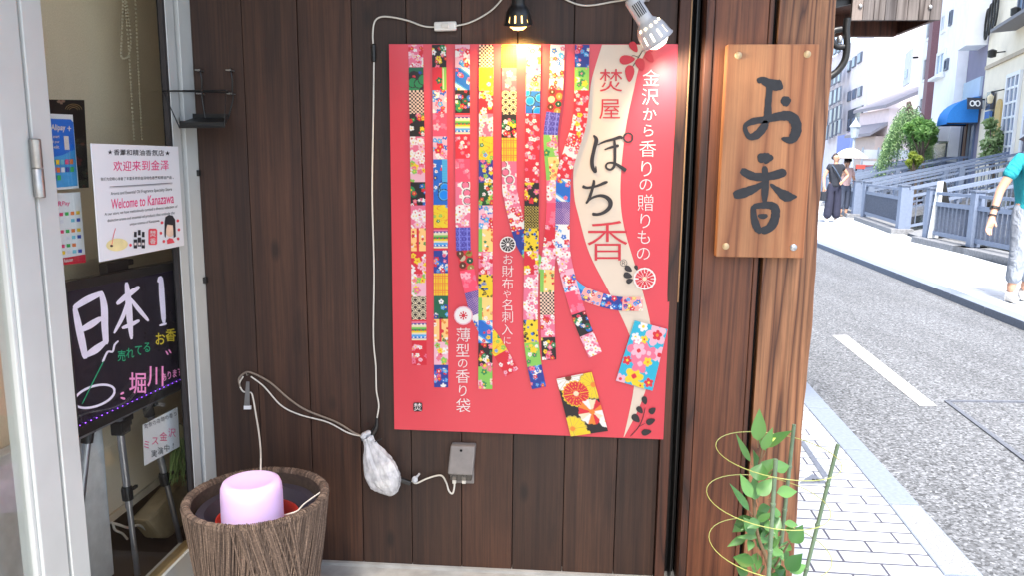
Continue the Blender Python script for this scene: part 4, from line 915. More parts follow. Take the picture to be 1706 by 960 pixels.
# dried grass bunch
gb = thing('grass_bunch', 'bunch of green rush grass hanging beside the tripod leg', 'grass bunch', (GX - .06, 2.05, .3))
mb = MB(); top = np.array(bfn(-.03)(300, 722))
for k in range(110):
    e = np.array(bfn(-.03 - random.uniform(-.02, .02))(random.uniform(282, 320), random.uniform(768, 812))); m = (top + e) / 2 + np.array([random.uniform(-.008, .008), random.uniform(-.02, .015), .02]); mb.tint = random.random()
    mb.tube(catmull([top + np.array([0, random.uniform(-.008, .008), random.uniform(-.01, .02)]), m, e], 4), .0009, 4, cap=False)
def foliage(name, c1, c2, rough=.5, trans=.0):
    t = NT(name); at = t.n('Attribute', attribute_name='tint'); sp = t.n('SeparateColor'); t.l(at.outputs['Color'], sp.inputs[0])
    t.base(t.ramp(sp.outputs[0], [(0, c1), (1, c2)])); t.set(Roughness=rough)
    t.b.inputs['Transmission Weight'].default_value = 0
    if trans:
        tl = t.n('BsdfTranslucent'); t.l(t.ramp(sp.outputs[0], [(0, c1), (1, c2)]), tl.inputs[0]); mx = t.n('MixShader'); mx.inputs[0].default_value = trans; t.l(t.b.outputs[0], mx.inputs[1]); t.l(tl.outputs[0], mx.inputs[2]); t.l(mx.outputs[0], t.out.inputs[0])
    MATS[name] = t.m; return t.m
mb.build('grass_stems', foliage('green_rush', S(70, 96, 50), S(150, 170, 96)), gb)
mb = MB(); mb.lathe([(.006, -.02), (.012, -.01), (.012, .02), (.005, .03)], tuple(top), n=10); mb.build('binding', plain('straw_tie', S(150, 140, 100), .8), gb, smooth=True)
# white cabinet, cloth bundle and cables on the interior floor
cb = thing('cabinet', 'plain white cabinet side behind the lower window glass', 'cabinet', (GX - .2, 1.6, .09))
cq = [onX(122, 740, GX - .16), onX(186, 895, GX - .16)]
yc = onX(184, 880, GX - .16)[1]; mb = MB(); mb.box(GX - .198, GX - .16, 1.25, yc, .112, .62); mb.build('body', plain('white_board', S(206, 208, 208), .5), cb, bevel=.002)
mb = MB(); mb.box(GX - .195, GX - .165, 1.27, yc - .01, .0905, .1115); mb.build('plinth', m_black, cb)
m_cable = plain('white_cable', S(214, 208, 196), .45, var=.06)
mb = MB(); hfn = lambda x, y: onX(x, y, GX - .17)
mb.tube(catmull([hfn(186, 872), hfn(200, 876), hfn(214, 880), hfn(230, 876), hfn(242, 882), hfn(254, 896)], 6), .004, 8); mb.tube(catmull([hfn(188, 874), hfn(192, 884), hfn(204, 890), hfn(212, 899)], 6), .0035, 8)
tag(mb.build('floor_cable', m_cable, None, smooth=True), 'tangled cream cable lying at the foot of the tripod', 'cable')
bg = thing('cloth_bundle', 'beige folded cloth bag slumped at the far corner of the window', 'cloth bag', (GX - .15, 2.2, .1))
mb = MB(); pts = [(256, 880), (285, 822), (318, 800), (330, 880), (300, 905), (262, 900)]
mb.prism([tuple(onX(x, y, GX - .135)) for x, y in [(246, 868), (270, 842), (296, 812), (330, 790), (345, 900), (270, 898)]], (-.06, 0, 0)); mb.build('bag_body', plain('beige_canvas', S(176, 154, 118), .9, var=.15, scale=20, bump=.3), bg, bevel=.012)
mb = MB(); mb.tube(catmull([onX(x, y, GX - .185) for x, y in ((250, 872), (262, 896), (280, 868), (284, 836))], 6), .006, 8); mb.build('bag_handle', plain('tan_strap', S(150, 120, 80), .8), bg, smooth=True)

# ================================================================== wire rack hooked on the wall
rk = thing('wire_rack', 'black wire rack with shallow tray hooked on the plank wall', 'wire rack', (-1.0, W - .1, 1.3))
m_wire = plain('dark_wire', G(.03), .3, .6); yb, yf = W - .018, W - .17
b_ = lambda x, y: onY(x, y, yb); r_ = lambda x, y: onY(x, y, yf)
mb = MB(); rw = .0024
mb.tube([r_(272, 151), r_(376, 150), r_(374, 211), r_(299, 212)], rw, 8, closed=True); mb.build('front_frame', m_wire, rk)
mb = MB()
mb.tube([r_(272, 151), b_(330, 152)], rw * .9, 8); mb.tube([r_(376, 150), b_(384, 154)], rw * .9, 8); mb.tube([b_(330, 152), b_(384, 154)], rw * .9, 8)
mb.build('side_wire', m_wire, rk)
mb = MB()
for xt, xb in ((332, 342), (383, 380)):
    mb.tube(catmull([onY(xt, 116, W - .002), onY(xt + 1, 116, W - .022), onY(xt + 4, 133, W - .026), onY(xt + 4, 152, W - .02), b_(xt + 5, 165), b_(xb, 197)], 6), rw, 8)
mb.build('hanger_wire', m_wire, rk, smooth=True)
mb = MB()
a = [r_(299, 212), r_(374, 211), b_(380, 197), b_(300, 197)]; up = np.array([0, 0, .014])
mb.prism([tuple(p) for p in a], (0, 0, .0015))
for i in range(4): mb.prism([tuple(a[i]), tuple(a[(i + 1) % 4]), tuple(a[(i + 1) % 4] + up), tuple(a[i] + up)], (0, .0012, 0))
mb.build('tray', m_black, rk)
for x, y in ((332, 117), (383, 117), (334, 156), (385, 156)):
    p = onY(x, y, W - .014); mb = MB(); mb.obox(p, (.008, 0, 0), (0, .013, 0), (0, 0, .0018)); mb.build('hook', m_steel, rk, bevel=.0008)

# ================================================================== wicker pot cover with aroma diffuser
BC = np.array([-.815, 1.855, 0]); RZ_ = .42
bk = thing('wicker_basket', 'round brown twisted cord planter basket on the floor by the window', 'basket', tuple(BC))
m_wick = plain('brown_twisted_cord', S(98, 80, 66), .8, var=.35, scale=90, bump=.5); m_wick2 = plain('dark_cord_base', S(60, 48, 40), .9, var=.3, scale=60)
prof = [(.128, 0), (.150, .12), (.172, .28), (.186, .405)]
rz = lambda z: float(np.interp(z, [p[1] for p in prof], [p[0] for p in prof]))
mb = MB(); mb.lathe([(0, .002)] + [(r - .004, z) for r, z in prof] + [(.178, .408), (.166, .40), (.160, .30), (.15, .2)], tuple(BC), n=48); mb.build('basket_wall', m_wick2, bk, smooth=True)
mb = MB(); NS = 520; RNGl = random.Random(3)
front = math.atan2(-BC[1], -BC[0]) + .1
for k in range(NS):
    a0 = 2 * PI * k / NS + RNGl.uniform(-.008, .008); d = (a0 - front + PI) % (2 * PI) - PI
    lean = -.30 * (.5 + .5 * math.cos(d * .7)) + RNGl.uniform(-.06, .06); mb.tint = RNGl.random(); off = RNGl.uniform(0, .0035)
    pts = []
    for i in range(9):
        z = .405 * (1 - i / 8); a = a0 + lean * (i / 8) ** 1.15; r = rz(z) + off + .001 * math.sin(i * 2.2 + k)
        pts.append((BC[0] + r * math.cos(a), BC[1] + r * math.sin(a), z + .004))
    mb.tube(pts, RNGl.uniform(.0010, .0018), 5, cap=False)
for k in range(46):
    a0 = front + .02 + RNGl.uniform(0, .75); mb.tint = RNGl.random(); pts = []; zb_ = RNGl.uniform(0, .12)
    for i in range(9):
        z = .402 - (.402 - zb_) * (i / 8); a = a0 + (.42 + .1 * math.sin(k)) * (i / 8) - (.4 if k % 3 else .6) * 1.0; r = rz(z) + .0042; pts.append((BC[0] + r * math.cos(a), BC[1] + r * math.sin(a), z))
    mb.tube(pts, .0019, 5, cap=False)
def cord_mat():
    t = NT('cord_strands'); at = t.n('Attribute', attribute_name='tint'); sp = t.n('SeparateColor'); t.l(at.outputs['Color'], sp.inputs[0]); n = t.noise(t.coord(), 220, 3)
    c = t.ramp(sp.outputs[0], [(0, S(66, 53, 45)), (.5, S(92, 75, 63)), (1, S(118, 99, 85))]); c = t.mix(1, c, t.ramp(n, [(.3, G(.6)), (.7, G(1.35))]), 'MULTIPLY'); t.base(c); t.set(Roughness=.85); t.bump(n, .6, .002); return t.m
m_cord = cord_mat(); mb.build('woven_strands', m_cord, bk)
mb = MB()
for k in range(230):
    a = 2 * PI * k / 230; mb.tint = random.random(); tilt = .05
    c0 = BC + np.array([.178 * math.cos(a), .178 * math.sin(a), .402]); rr = .0098 + random.uniform(-.0012, .0012); pts = []
    for i in range(8):
        t = -.6 + (PI + 1.2) * i / 7; pts.append((c0[0] + rr * math.cos(t) * math.cos(a + tilt * i / 7), c0[1] + rr * math.cos(t) * math.sin(a + tilt * i / 7), c0[2] + rr * math.sin(t)))
    mb.tube(pts, .0022, 5, cap=False)
mb.build('rim_binding', m_cord, bk)
ip = thing('planter_pot', 'dark plastic pot with red dish set inside the cord basket', 'pot', (BC[0], BC[1], .2))
mb = MB(); mb.lathe([(0, .315), (.10, .315), (.12, .345), (.135, .372), (.154, .375), (.158, .37), (.152, .28), (0, .28)], tuple(BC), n=40); mb.build('inner_pot', plain('charcoal_plastic', S(46, 42, 52), .5), ip, smooth=True)
mb = MB(); mb.lathe([(0, .3205), (.09, .3205), (.108, .35), (.104, .35), (.086, .326), (0, .326)], tuple(BC), n=40); mb.build('red_dish', plain('red_lacquer', S(150, 40, 30), .35), ip, smooth=True)
DC = BC + np.array([.006, -.045, .334])
df = thing('aroma_diffuser', 'glowing pinkish white drum shaped aroma diffuser standing in the basket', 'diffuser', tuple(DC))
def diff_mat():
    t = NT('glowing_frosted_plastic'); t.base(S(202, 176, 214)); t.set(Roughness=.4); t.b.inputs['Subsurface Weight'].default_value = .3
    t.b.inputs['Emission Color'].default_value = S(232, 190, 246); t.b.inputs['Emission Strength'].default_value = .05; return t.m
mb = MB(); mb.lathe([(0, 0), (.070, 0), (.0765, .006), (.079, .03), (.0785, .10), (.077, .122), (.072, .134), (.062, .1385), (.055, .1375), (.050, .134), (0, .132)], tuple(DC), n=48); mb.build('diffuser_shell', diff_mat(), df, smooth=True, sharp=60)
mb = MB(); mb.lathe([(.0772, .0065), (.0797, .0075), (.0802, .013), (.0792, .0135)], tuple(DC), n=48); mb.build('base_ring', plain('pinkish_ring', S(216, 150, 196), .4), df, smooth=True)
mb = MB(); pts = catmull([DC + np.array([.06, .04, .02]), DC + np.array([.10, .05, .03]), BC + np.array([.12, .03, .375]), BC + np.array([.158, .05, .40])], 6); mb.tube(pts, .0022, 8); mb.build('power_lead', m_cable, df, smooth=True)

# ================================================================== cords, hook, bagged plug and outlet
def cord(name, path, r, mat, label, cat='cord', k=8):
    mb = MB(); mb.tube(catmull([onY(x, y, d) for x, y, d in path], k), r, 8); return tag(mb.build(name, mat, None, smooth=True), label, cat)
w1 = W - .008
d_top = BC[1] + .12
cord('diffuser_cord', [(405, 628, w1), (399, 640, w1), (404, 652, w1), (413, 655, w1), (420, 658, w1), (426, 690, W - .03), (431, 720, W - .08), (434, 748, W - .13), (434.5, 768, W - .19), (434, 790, W - .22)], .0026, m_cable, 'thin white cord dropping from the wall hook into the basket')
cord('grey_cable', [(400, 645, w1), (398, 632, w1), (408, 622, w1), (420, 622, w1), (450, 638, w1), (480, 664, w1), (510, 684, w1), (560, 704, w1), (590, 722, w1), (606, 728, w1)], .0032, plain('grey_brown_cable', S(128, 116, 104), .5), 'grey brown cable looped over the hook and running to the bagged plug')
cord('slack_cable', [(418, 628, w1), (440, 645, w1), (468, 676, w1), (500, 692, w1), (545, 704, w1), (580, 722, w1), (604, 728, w1 - .004)], .0024, m_cable, 'slack white cord hanging just below the grey brown cable')
hk = thing('cable_hook', 'small steel wall hook carrying a hanging white tag above the basket', 'hook', tuple(onY(416, 622, W)))
mb = MB(); p = onY(416, 623, W); mb.tube(catmull([p, p + np.array([0, -.02, 0]), p + np.array([0, -.024, .008])], 5), .002, 8); mb.build('hook_pin', m_steel, hk, smooth=True)
mb = MB(); mb.prism([tuple(onY(x, y, W - .012)) for x, y in ((410, 637), (415, 637), (416, 683), (406, 683))], (0, .003, 0)); mb.build('tag_strip', plain('grey_tag', S(120, 118, 116), .5), hk)
mb = MB(); mb.prism([tuple(onY(x, y, W - .0125)) for x, y in ((406, 677), (418, 677), (418, 683), (406, 683))], (0, .0045, 0)); mb.build('tag_end', m_sheet, hk)
lc = thing('lamp_cord', 'white lamp cord with inline switch running up and over the poster', 'cord', tuple(onY(622, 700, W)))
mb = MB(); mb.tube(catmull([onY(x, y, w1) for x, y in ((628, 697), (631, 676), (627, 650), (626, 610), (622, 560), (623, 450), (620, 320), (622, 180), (623, 100))], 8), .0024, 8); mb.tube(catmull([onY(x, y, w1) for x, y in ((622, 78), (621, 56), (624, 36), (634, 28), (652, 28), (680, 34), (705, 43), (726, 45))], 8), .0024, 8)
mb.tube(catmull([onY(x, y, w1) for x, y in ((758, 43), (780, 38), (805, 26), (826, 10), (850, -20))], 8), .0024, 8); mb.build('cord_wire', m_cable, lc, smooth=True)
p = onY(742, 43.5, w1 - .004); mb = MB(); mb.obox(p, (.032, 0, .001), (0, .009, 0), (0, 0, .0125)); sw = mb.build('inline_switch', plain('white_plastic', S(226, 222, 214), .4), lc, bevel=.005)
mb = MB(); mb.obox(p + np.array([0, -.010, 0]), (.010, 0, 0), (0, .003, 0), (0, 0, .006)); mb.build('switch_rocker', m_cable, sw, bevel=.001)
p = onY(622.5, 88, w1); mb = MB(); mb.lathe([(.003, -.025), (.0065, -.022), (.0065, .022), (.003, .026)], tuple(p), n=12); mb.build('cord_joint', m_bez, lc, smooth=True)
cord('spotlight_cord', [(915, -18, w1), (945, 0, w1), (968, 8, w1), (990, 8, w1), (1018, 3, w1), (1045, -2, w1 - .03), (1062, -12, W - .09)], .0024, m_cable, 'white cord leading to the white clip lamp along the top')
# plastic bag tied round the plug
def bag_mat():
    t = NT('clear_white_bag'); t.t.nodes.remove(t.b); n = t.noise(t.coord((1, 1, .35), (0, .5, 0)), 55, 2)
    df_ = t.n('BsdfPrincipled'); df_.inputs['Base Color'].default_value = S(240, 240, 242); df_.inputs['Roughness'].default_value = .25
    tl = t.n('BsdfTransparent'); m1 = t.n('MixShader'); t.l(t.ramp(n, [(.3, G(.3)), (.7, G(.66))]), m1.inputs[0]); t.l(tl.outputs[0], m1.inputs[1]); t.l(df_.outputs[0], m1.inputs[2]); t.l(m1.outputs[0], t.out.inputs[0])
    bp = t.n('Bump'); bp.inputs['Strength'].default_value = .5; bp.inputs['Distance'].default_value = .006; t.l(n, bp.inputs['Height']); t.l(bp.outputs[0], df_.inputs['Normal']); return t.m
bgp = thing('bagged_plug', 'cable plug wrapped in a knotted translucent plastic bag against the wall', 'plastic bag', tuple(onY(645, 826, W - .05)))
axis = [(612, 730, 9), (616, 742, 11), (622, 758, 19), (632, 778, 27), (642, 798, 29), (650, 812, 22), (655, 824, 9)]
mb = MB(); vs = []; nsg = 28; rows = catmull([(x, y, r) for x, y, r in axis], 5)
for i, (x, y, r) in enumerate(rows):
    c0 = onY(x, y, W - .045); s = r * .00178
    for k in range(nsg):
        a = 2 * PI * k / nsg; wob = 1 + .10 * math.sin(3 * a + i * .2) + .10 * math.sin(9 * a + .5 * math.sin(i * .3)) * (1.1 - i / 32) + random.uniform(-.035, .035)
        vs.append((c0[0] + s * wob * math.cos(a) * .9 + .0, c0[1] + max(-.04, min(.036, s * .7 * wob * math.sin(a))), c0[2] + s * wob * math.cos(a) * .45))
nr_ = len(rows); mb.add(vs, [(i * nsg + k, i * nsg + (k + 1) % nsg, (i + 1) * nsg + (k + 1) % nsg, (i + 1) * nsg + k) for i in range(nr_ - 1) for k in range(nsg)] + [tuple((nr_ - 1) * nsg + k for k in range(nsg))])
m_bag = bag_mat(); mb.build('bag_film', m_bag, bgp)
mb = MB()
for k in range(9): mb.ball(tuple(onY(614 + random.uniform(-9, 9), 729 + random.uniform(-7, 6), W - .04) + np.array([0, random.uniform(-.012, .012), 0])), (.011, .009, .008), 8, 6)
mb.build('bag_knot', plain('white_film', S(190, 192, 196), .3, bump=.5), bgp, smooth=True)
mb = MB(); p = onY(644, 780, W - .04); mb.obox(p, (.026, 0, .012), (0, .012, 0), (-.006, 0, .012)); mb.obox(onY(640, 806, W - .04), (.022, 0, .004), (0, .012, 0), (-.003, 0, .014)); mb.build('plug_block', plain('white_plastic', S(226, 222, 214), .4), bgp, bevel=.004)
mb = MB(); mb.tube(catmull([onY(x, y, W - .03) for x, y in ((628, 698), (627, 712), (620, 724))], 5), [.004 + .0006 * i for i in range(11)], 8); mb.tube(catmull([onY(x, y, W - .045) for x, y in ((604, 735), (612, 742), (622, 738), (636, 732))], 5), .0017, 6); mb.build('tape_wrap', m_bez, bgp, smooth=True)
mb = MB(); mb.bar(onY(662, 798, W - .03), onY(684, 806, W - .02), .016, .014); mb.build('plug_tail', m_bez, bgp, bevel=.003)
ob = thing('outlet_box', 'grey outdoor socket box with two leads below the poster', 'socket box', tuple(onY(768, 806, W)))
m_box = plain('grey_plastic', S(128, 122, 118), .45)
p0, p1 = onY(747, 742, W - .03), onY(788, 790, W - .03)
mb = MB(); mb.prism([(p0[0] + .008, W - .001, p0[2]), (p0[0] + .006, W - .028, p0[2] - .004), (p0[0], W - .046, p1[2] + .006), (p0[0], W - .046, p1[2]), (p0[0], W - .001, p1[2])], (p1[0] - p0[0], 0, 0)); mb.build('cover', m_box, ob, bevel=.005)
mb = MB(); q0, q1 = onY(757, 745, W - .003), onY(790, 806, W - .003); mb.box(q0[0], q1[0], W - .008, W - .0005, q1[2], q0[2]); mb.build('back_plate', m_box, ob, bevel=.003)
mb = MB(); mb.box(p0[0] + .004, p1[0] - .004, W - .036, W - .009, p1[2] - .022, p1[2] - .0005); mb.build('lower_shroud', glassy('smoky_plastic', (.45, .42, .4, 1), .08), ob, bevel=.002)
mb = MB(); c0 = onY(768, 752, W - .034); mb.lathe([(0, .003), (.004, .002), (.0042, 0)], tuple(c0 + np.array([0, .003, 0])), (0, -1, -.3), 12); mb.build('key_slot', m_void, ob)
mb = MB()
for x in (757, 773): mb.obox(onY(x, 800, W - .024), (.006, 0, 0), (0, .006, 0), (0, 0, .012))
mb.build('plug', m_cable, ob, bevel=.002)
cord('twin_cable', [(686, 802, W - .02), (694, 806, W - .016), (712, 798, W - .012), (734, 793, W - .012), (743, 804, W - .014), (748, 819, W - .02), (754, 823, W - .024), (757, 812, W - .024), (757, 803, W - .024)], .0028, m_cable, 'white twin cord curling up into the grey socket box')
mb = MB(); mb.ball(tuple(onY(691, 800, W - .018)), (.010, .008, .012), 10, 7); mb.tube([onY(691, 799, W - .018), onY(699, 790, W - .02)], [.005, .003], 8)
tag(mb.build('cord_knot', plain('white_film', S(190, 192, 196), .3, bump=.5), None, smooth=True), 'knotted strip of white film tied round the outlet cord', 'film knot')

# ================================================================== clip lamps
def lamp(name, label, mouth, axis, scale, m_shade, bulb_col, bulb_e, watts, slots_from=.8, spot=None):
    mouth = np.array(mouth); ax = np.array(axis, float); ax /= np.linalg.norm(ax); t = thing(name, label, 'lamp', tuple(mouth)); s = scale
    N = 48
    prof = [(.056, 0), (.054, .012), (.050, .040), (.046, .052), (.036, .068), (.028, .076), (.0265, .084), (.026, .155), (.020, .165), (0, .166)]
    mb = MB(); mb.lathe([(r * s, h * s) for r, h in prof], tuple(mouth), tuple(-ax), N, skip=lambda i, k: (i == 1 and k % 4 < 1)); mb.lathe([(r * s - .0012, h * s) for r, h in prof[:6]], tuple(mouth), tuple(-ax), N, skip=lambda i, k: (i == 1 and k % 4 < 1)); 
    sh = mb.build('lamp_shade', m_shade, t, smooth=True)
    mb = MB(); mb.lathe([(.0565 * s, -.001), (.058 * s, .001), (.0565 * s, .003)], tuple(mouth), tuple(-ax), N); mb.build('shade_rim', m_shade, sh, smooth=True)
    mb = MB(); c0 = mouth - ax * .012 * s; mb.lathe([(0, -.034 * s), (.02 * s, -.031 * s), (.034 * s, -.02 * s), (.038 * s, 0), (.034 * s, .018 * s), (.022 * s, .04 * s), (0, .042 * s)], tuple(c0), tuple(-ax), 24); mb.build('bulb', emis(name + '_bulb', bulb_col, bulb_e), t, smooth=True)
    li = bpy.data.lights.new(name + '_light', 'SPOT'); li.energy = watts; li.color = bulb_col[:3]; li.spot_size = rad(150); li.spot_blend = .6; li.shadow_soft_size = .03
    lo_ = bpy.data.objects.new('lamp_light', li); C.objects.link(lo_); lo_.parent = t; lo_.location = tuple(ax * .03); lo_.rotation_euler = Vector(-ax).to_track_quat('Z', 'Y').to_euler()
    return t, mouth - ax * .1 * s, ax, s
LY = W - .085
t, c0, ax, s = lamp('black_clip_lamp', 'black clip lamp with warm lit bulb above the poster middle', onY(863.5, 41, LY), (0, .30, -1), .68, m_black, (1, .60, .16, 1), 2.0, 5)
mb = MB(); top = c0 + np.array([0, 0, .06]); mb.tube([top, top + np.array([0, .02, .05])], .007, 10); mb.obox(top + np.array([0, .035, .09]), (.014, 0, 0), (0, .045, 0), (0, 0, .03)); mb.build('clip', m_black, t, bevel=.003)
LY2 = W - .14
m0, m1 = onY(1096, 68, LY2), onY(1062, 14, LY2 - .02); axw = (m0 - m1)
t, c0, ax, s = lamp('white_clip_lamp', 'white slotted clip lamp switched on over the poster corner', m0, axw, .80, plain('white_enamel', S(196, 196, 198), .35, var=.03), (1, .88, .68, 1), 1.6, 3)
mb = MB(); e = m1 + np.array([0, .02, .0]); mb.tube(catmull([e, e + np.array([.02, .03, .04]), e + np.array([.03, .10, .06])], 5), .008, 10); mb.obox(e + np.array([.03, .105, .08]), (.016, 0, 0), (0, .045, 0), (0, 0, .03)); mb.build('clip', plain('white_enamel', S(232, 230, 228)), t, bevel=.003)
mb = MB()
px_ = np.cross(ax, (0, 1, 0)); px_ /= np.linalg.norm(px_); fr_ = np.cross(px_, ax)
if fr_[1] > 0: fr_ = -fr_
for k in range(5):
    th = -.5 + .25 * k; dirv = fr_ * math.cos(th) + px_ * math.sin(th); a = m0 - ax * s * .100 + dirv * .0268 * s; b = m0 - ax * s * .145 + dirv * .0268 * s; mb.bar(a, b, .0026, .0012, tuple(dirv))
mb.build('vent_slot', m_bez, t)
mb = MB()
for k in range(5):
    th = -1.0 + .5 * k; dirv = fr_ * math.cos(th) + px_ * math.sin(th); mb.ball(tuple(m0 - ax * s * .060 + dirv * .0415 * s), .0035, 8, 6)
mb.build('light_hole', emis('lamp_hole_glow', (1, .8, .45, 1), 3), t)

# ================================================================== potted shrub on stakes in front of the post
PC = np.array([.498, 1.74, 0])
pl = thing('potted_plant', 'young green leafed shrub inside green stakes and yellow wire hoops before the corner post', 'potted plant', tuple(PC))
mb = MB(); mb.lathe([(0, .004), (.095, .004), (.125, .20), (.132, .20), (.132, .225), (.118, .225), (.115, .19), (0, .185)], tuple(PC), n=36); mb.build('pot', plain('terracotta', S(150, 92, 66), .8, bump=.2), pl, smooth=True)
mb = MB(); mb.lathe([(0, .192), (.06, .196), (.115, .1905)], tuple(PC), n=24); mb.build('soil', plain('dark_soil', S(50, 38, 30), .95, var=.4, scale=60, bump=.6), pl)
m_stake = plain('green_coated_stake', S(96, 116, 92), .5, var=.12, scale=50)
def stake(x0, y0, Y, x1, y1):
    a = onY(x0, y0, Y); n_ = onY(x1, y1, Y - .0); d = n_ - a; foot = a + d * ((.16 - a[2]) / d[2]); foot = foot * .75 + np.append((PC + (foot - PC) * .6)[:2], .16) * .25
    mb = MB(); mb.tube([a, a + (foot - a) * .5, foot], .0048, 10); 
    for q in (.22, .45, .7): c = a + (foot - a) * q; mb.lathe([(.0048, -.004), (.0062, -.003), (.0062, .003), (.0048, .004)], tuple(c), tuple(d), 10)
    mb.build('stake', m_stake, pl, smooth=True); return a, foot
s1 = stake(1396, 741, PC[1] + .06, 1349, 945); s2 = stake(1323, 708, PC[1] + .10, 1306, 880); s3 = stake(1292.5, 766, PC[1] - .11, 1282, 950)
m_hoop = plain('yellow_green_wire', S(158, 164, 92), .4)
for zc, dx in ((.6225, .018), (.505, .002), (.385, .014)):
    mb = MB(); pts = []
    for k in range(40):
        a = 2 * PI * k / 40; r = .142; pts.append(PC + np.array([dx + r * 1.0 * math.cos(a), r * math.sin(a), zc + .006 * math.sin(a + 1) - .012 * math.cos(a)]))
    mb.tube(pts, .0011, 6, closed=True); mb.build('wire_hoop', m_hoop, pl, smooth=True)
# leaves: folded blades placed on the branching stem
m_leaf = foliage('shrub_leaf', S(46, 92, 48), S(118, 168, 92), .35, .25)
def blade(mb, base_, tip, wd, nrm, fold=.25, curl=.1):
    base_, tip = np.array(base_), np.array(tip); d = tip - base_; L_ = np.linalg.norm(d); d = d / L_; nrm = np.array(nrm, float); sd = np.cross(d, nrm); sd /= (np.linalg.norm(sd) + 1e-9); nn = np.cross(sd, d)
    vs = []; n = 8
    for i in range(n + 1):
        t = i / n; hw = wd * (math.sin(PI * t ** .8) * (1.12 - .35 * t) if 0 < t < 1 else 0) * .5; c = base_ + d * L_ * t - nn * curl * L_ * t * t
        vs += [c + sd * hw + nn * fold * hw, c + sd * hw * .5 + nn * fold * hw * .4, c, c - sd * hw * .5 + nn * fold * hw * .4, c - sd * hw + nn * fold * hw]
    mb.add(vs, [(i * 5 + k, i * 5 + k + 1, i * 5 + k + 6, i * 5 + k + 5) for i in range(n) for k in range(4)])
LV = [((1262, 735), (1266, 684), 20), ((1272, 745), (1320, 718), 17), ((1270, 750), (1288, 716), 14), ((1250, 770), (1228, 728), 9), ((1276, 752), (1262, 720), 8), ((1262, 792), (1258, 752), 16), ((1262, 796), (1290, 764), 22), ((1262, 802), (1270, 772), 26), ((1288, 782), (1316, 776), 20), ((1252, 830), (1234, 790), 18), ((1258, 834), (1256, 795), 22), ((1262, 826), (1288, 798), 20), ((1294, 822), (1330, 819), 18),
      ((1248, 852), (1216, 806), 11), ((1252, 862), (1220, 888), 22), ((1262, 852), (1272, 902), 28), ((1262, 852), (1286, 846), 18), ((1244, 894), (1212, 912), 12), ((1252, 900), (1248, 918), 12), ((1318, 905), (1338, 876), 22), ((1308, 920), (1312, 902), 16), ((1256, 892), (1240, 862), 20), ((1286, 884), (1300, 862), 18), ((1256, 940), (1220, 928), 20), ((1262, 922), (1256, 958), 18), ((1268, 906), (1282, 880), 16),
      ((1310, 950), (1336, 925), 22), ((1316, 955), (1345, 940), 16), ((1290, 935), (1296, 908), 14), ((1246, 958), (1226, 945), 16), ((1276, 960), (1300, 968), 20), ((1262, 965), (1240, 985), 22), ((1300, 985), (1330, 990), 22), ((1270, 990), (1262, 1015), 22), ((1290, 1000), (1310, 1020), 20), ((1286, 918), (1306, 925), 12), ((1264, 868), (1246, 880), 16), ((1276, 870), (1292, 890), 16)]
SK = 1 / (1.0)
mb = MB(); px2m = PC[1] / F * 1.02
stem_pts = [np.append((PC[:2] + np.array([-.01, -.02])), .18), onY(1282, 960, PC[1] - .01), onY(1262, 890, PC[1] - .01), onY(1256, 820, PC[1]), onY(1270, 750, PC[1] + .01), onY(1268, 722, PC[1] + .01)]
for (bx_, by_), (tx_, ty_), wd in LV:
    dep = PC[1] + random.uniform(-.05, .05); dtip = dep + random.uniform(-.035, .035); mb.tint = min(1, max(0, random.gauss(.45, .28)))
    blade(mb, onY(bx_, by_, dep), onY(tx_, ty_, dtip), wd * 1.22 * px2m, (random.uniform(-.5, .5), -1, random.uniform(.2, .9)), fold=random.uniform(.1, .4), curl=random.uniform(0, .15))
for k in range(40):
    bx_, by_ = random.uniform(1250, 1312), random.uniform(860, 985); a = random.uniform(0, 2 * PI); ln = random.uniform(22, 36); dep = PC[1] + random.uniform(-.02, .07); mb.tint = random.random() * .8
    blade(mb, onY(bx_, by_, dep), onY(bx_ + ln * math.cos(a), by_ + ln * math.sin(a) * .8, dep + random.uniform(-.03, .03)), random.uniform(11, 18) * px2m, (random.uniform(-.6, .6), -1, random.uniform(0, 1)), .25, .1)
mb.build('leaves', m_leaf, pl, smooth=True)
m_stem = plain('brown_green_stem', S(112, 92, 66), .7); mb = MB(); mb.tube(catmull(stem_pts, 6), [.005 - .0028 * i / 30 for i in range(31)], 8)
mb.tube(catmull([onY(1282, 960, PC[1]), onY(1300, 930, PC[1]), onY(1314, 905, PC[1])], 5), .0024, 6); mb.tube(catmull([onY(1256, 840, PC[1]), onY(1250, 815, PC[1])], 4), .0018, 6)
for (bx_, by_), _, _ in LV[:26]: mb.tube([onY(bx_, by_, PC[1]), onY((bx_ + 1264) / 2, by_ + 12, PC[1])], .0013, 5)
mb.build('stem', m_stem, pl, smooth=True)
mb = MB(); blade(mb, onY(1278, 737, PC[1] - .02), onY(1286, 722, PC[1] - .03), .012, (.2, -1, .3)); blade(mb, onY(1278, 737, PC[1] - .02), onY(1293, 730, PC[1] - .02), .011, (-.2, -1, .5)); mb.build('young_leaf', plain('lime_leaf', S(160, 190, 50), .4), pl, smooth=True)
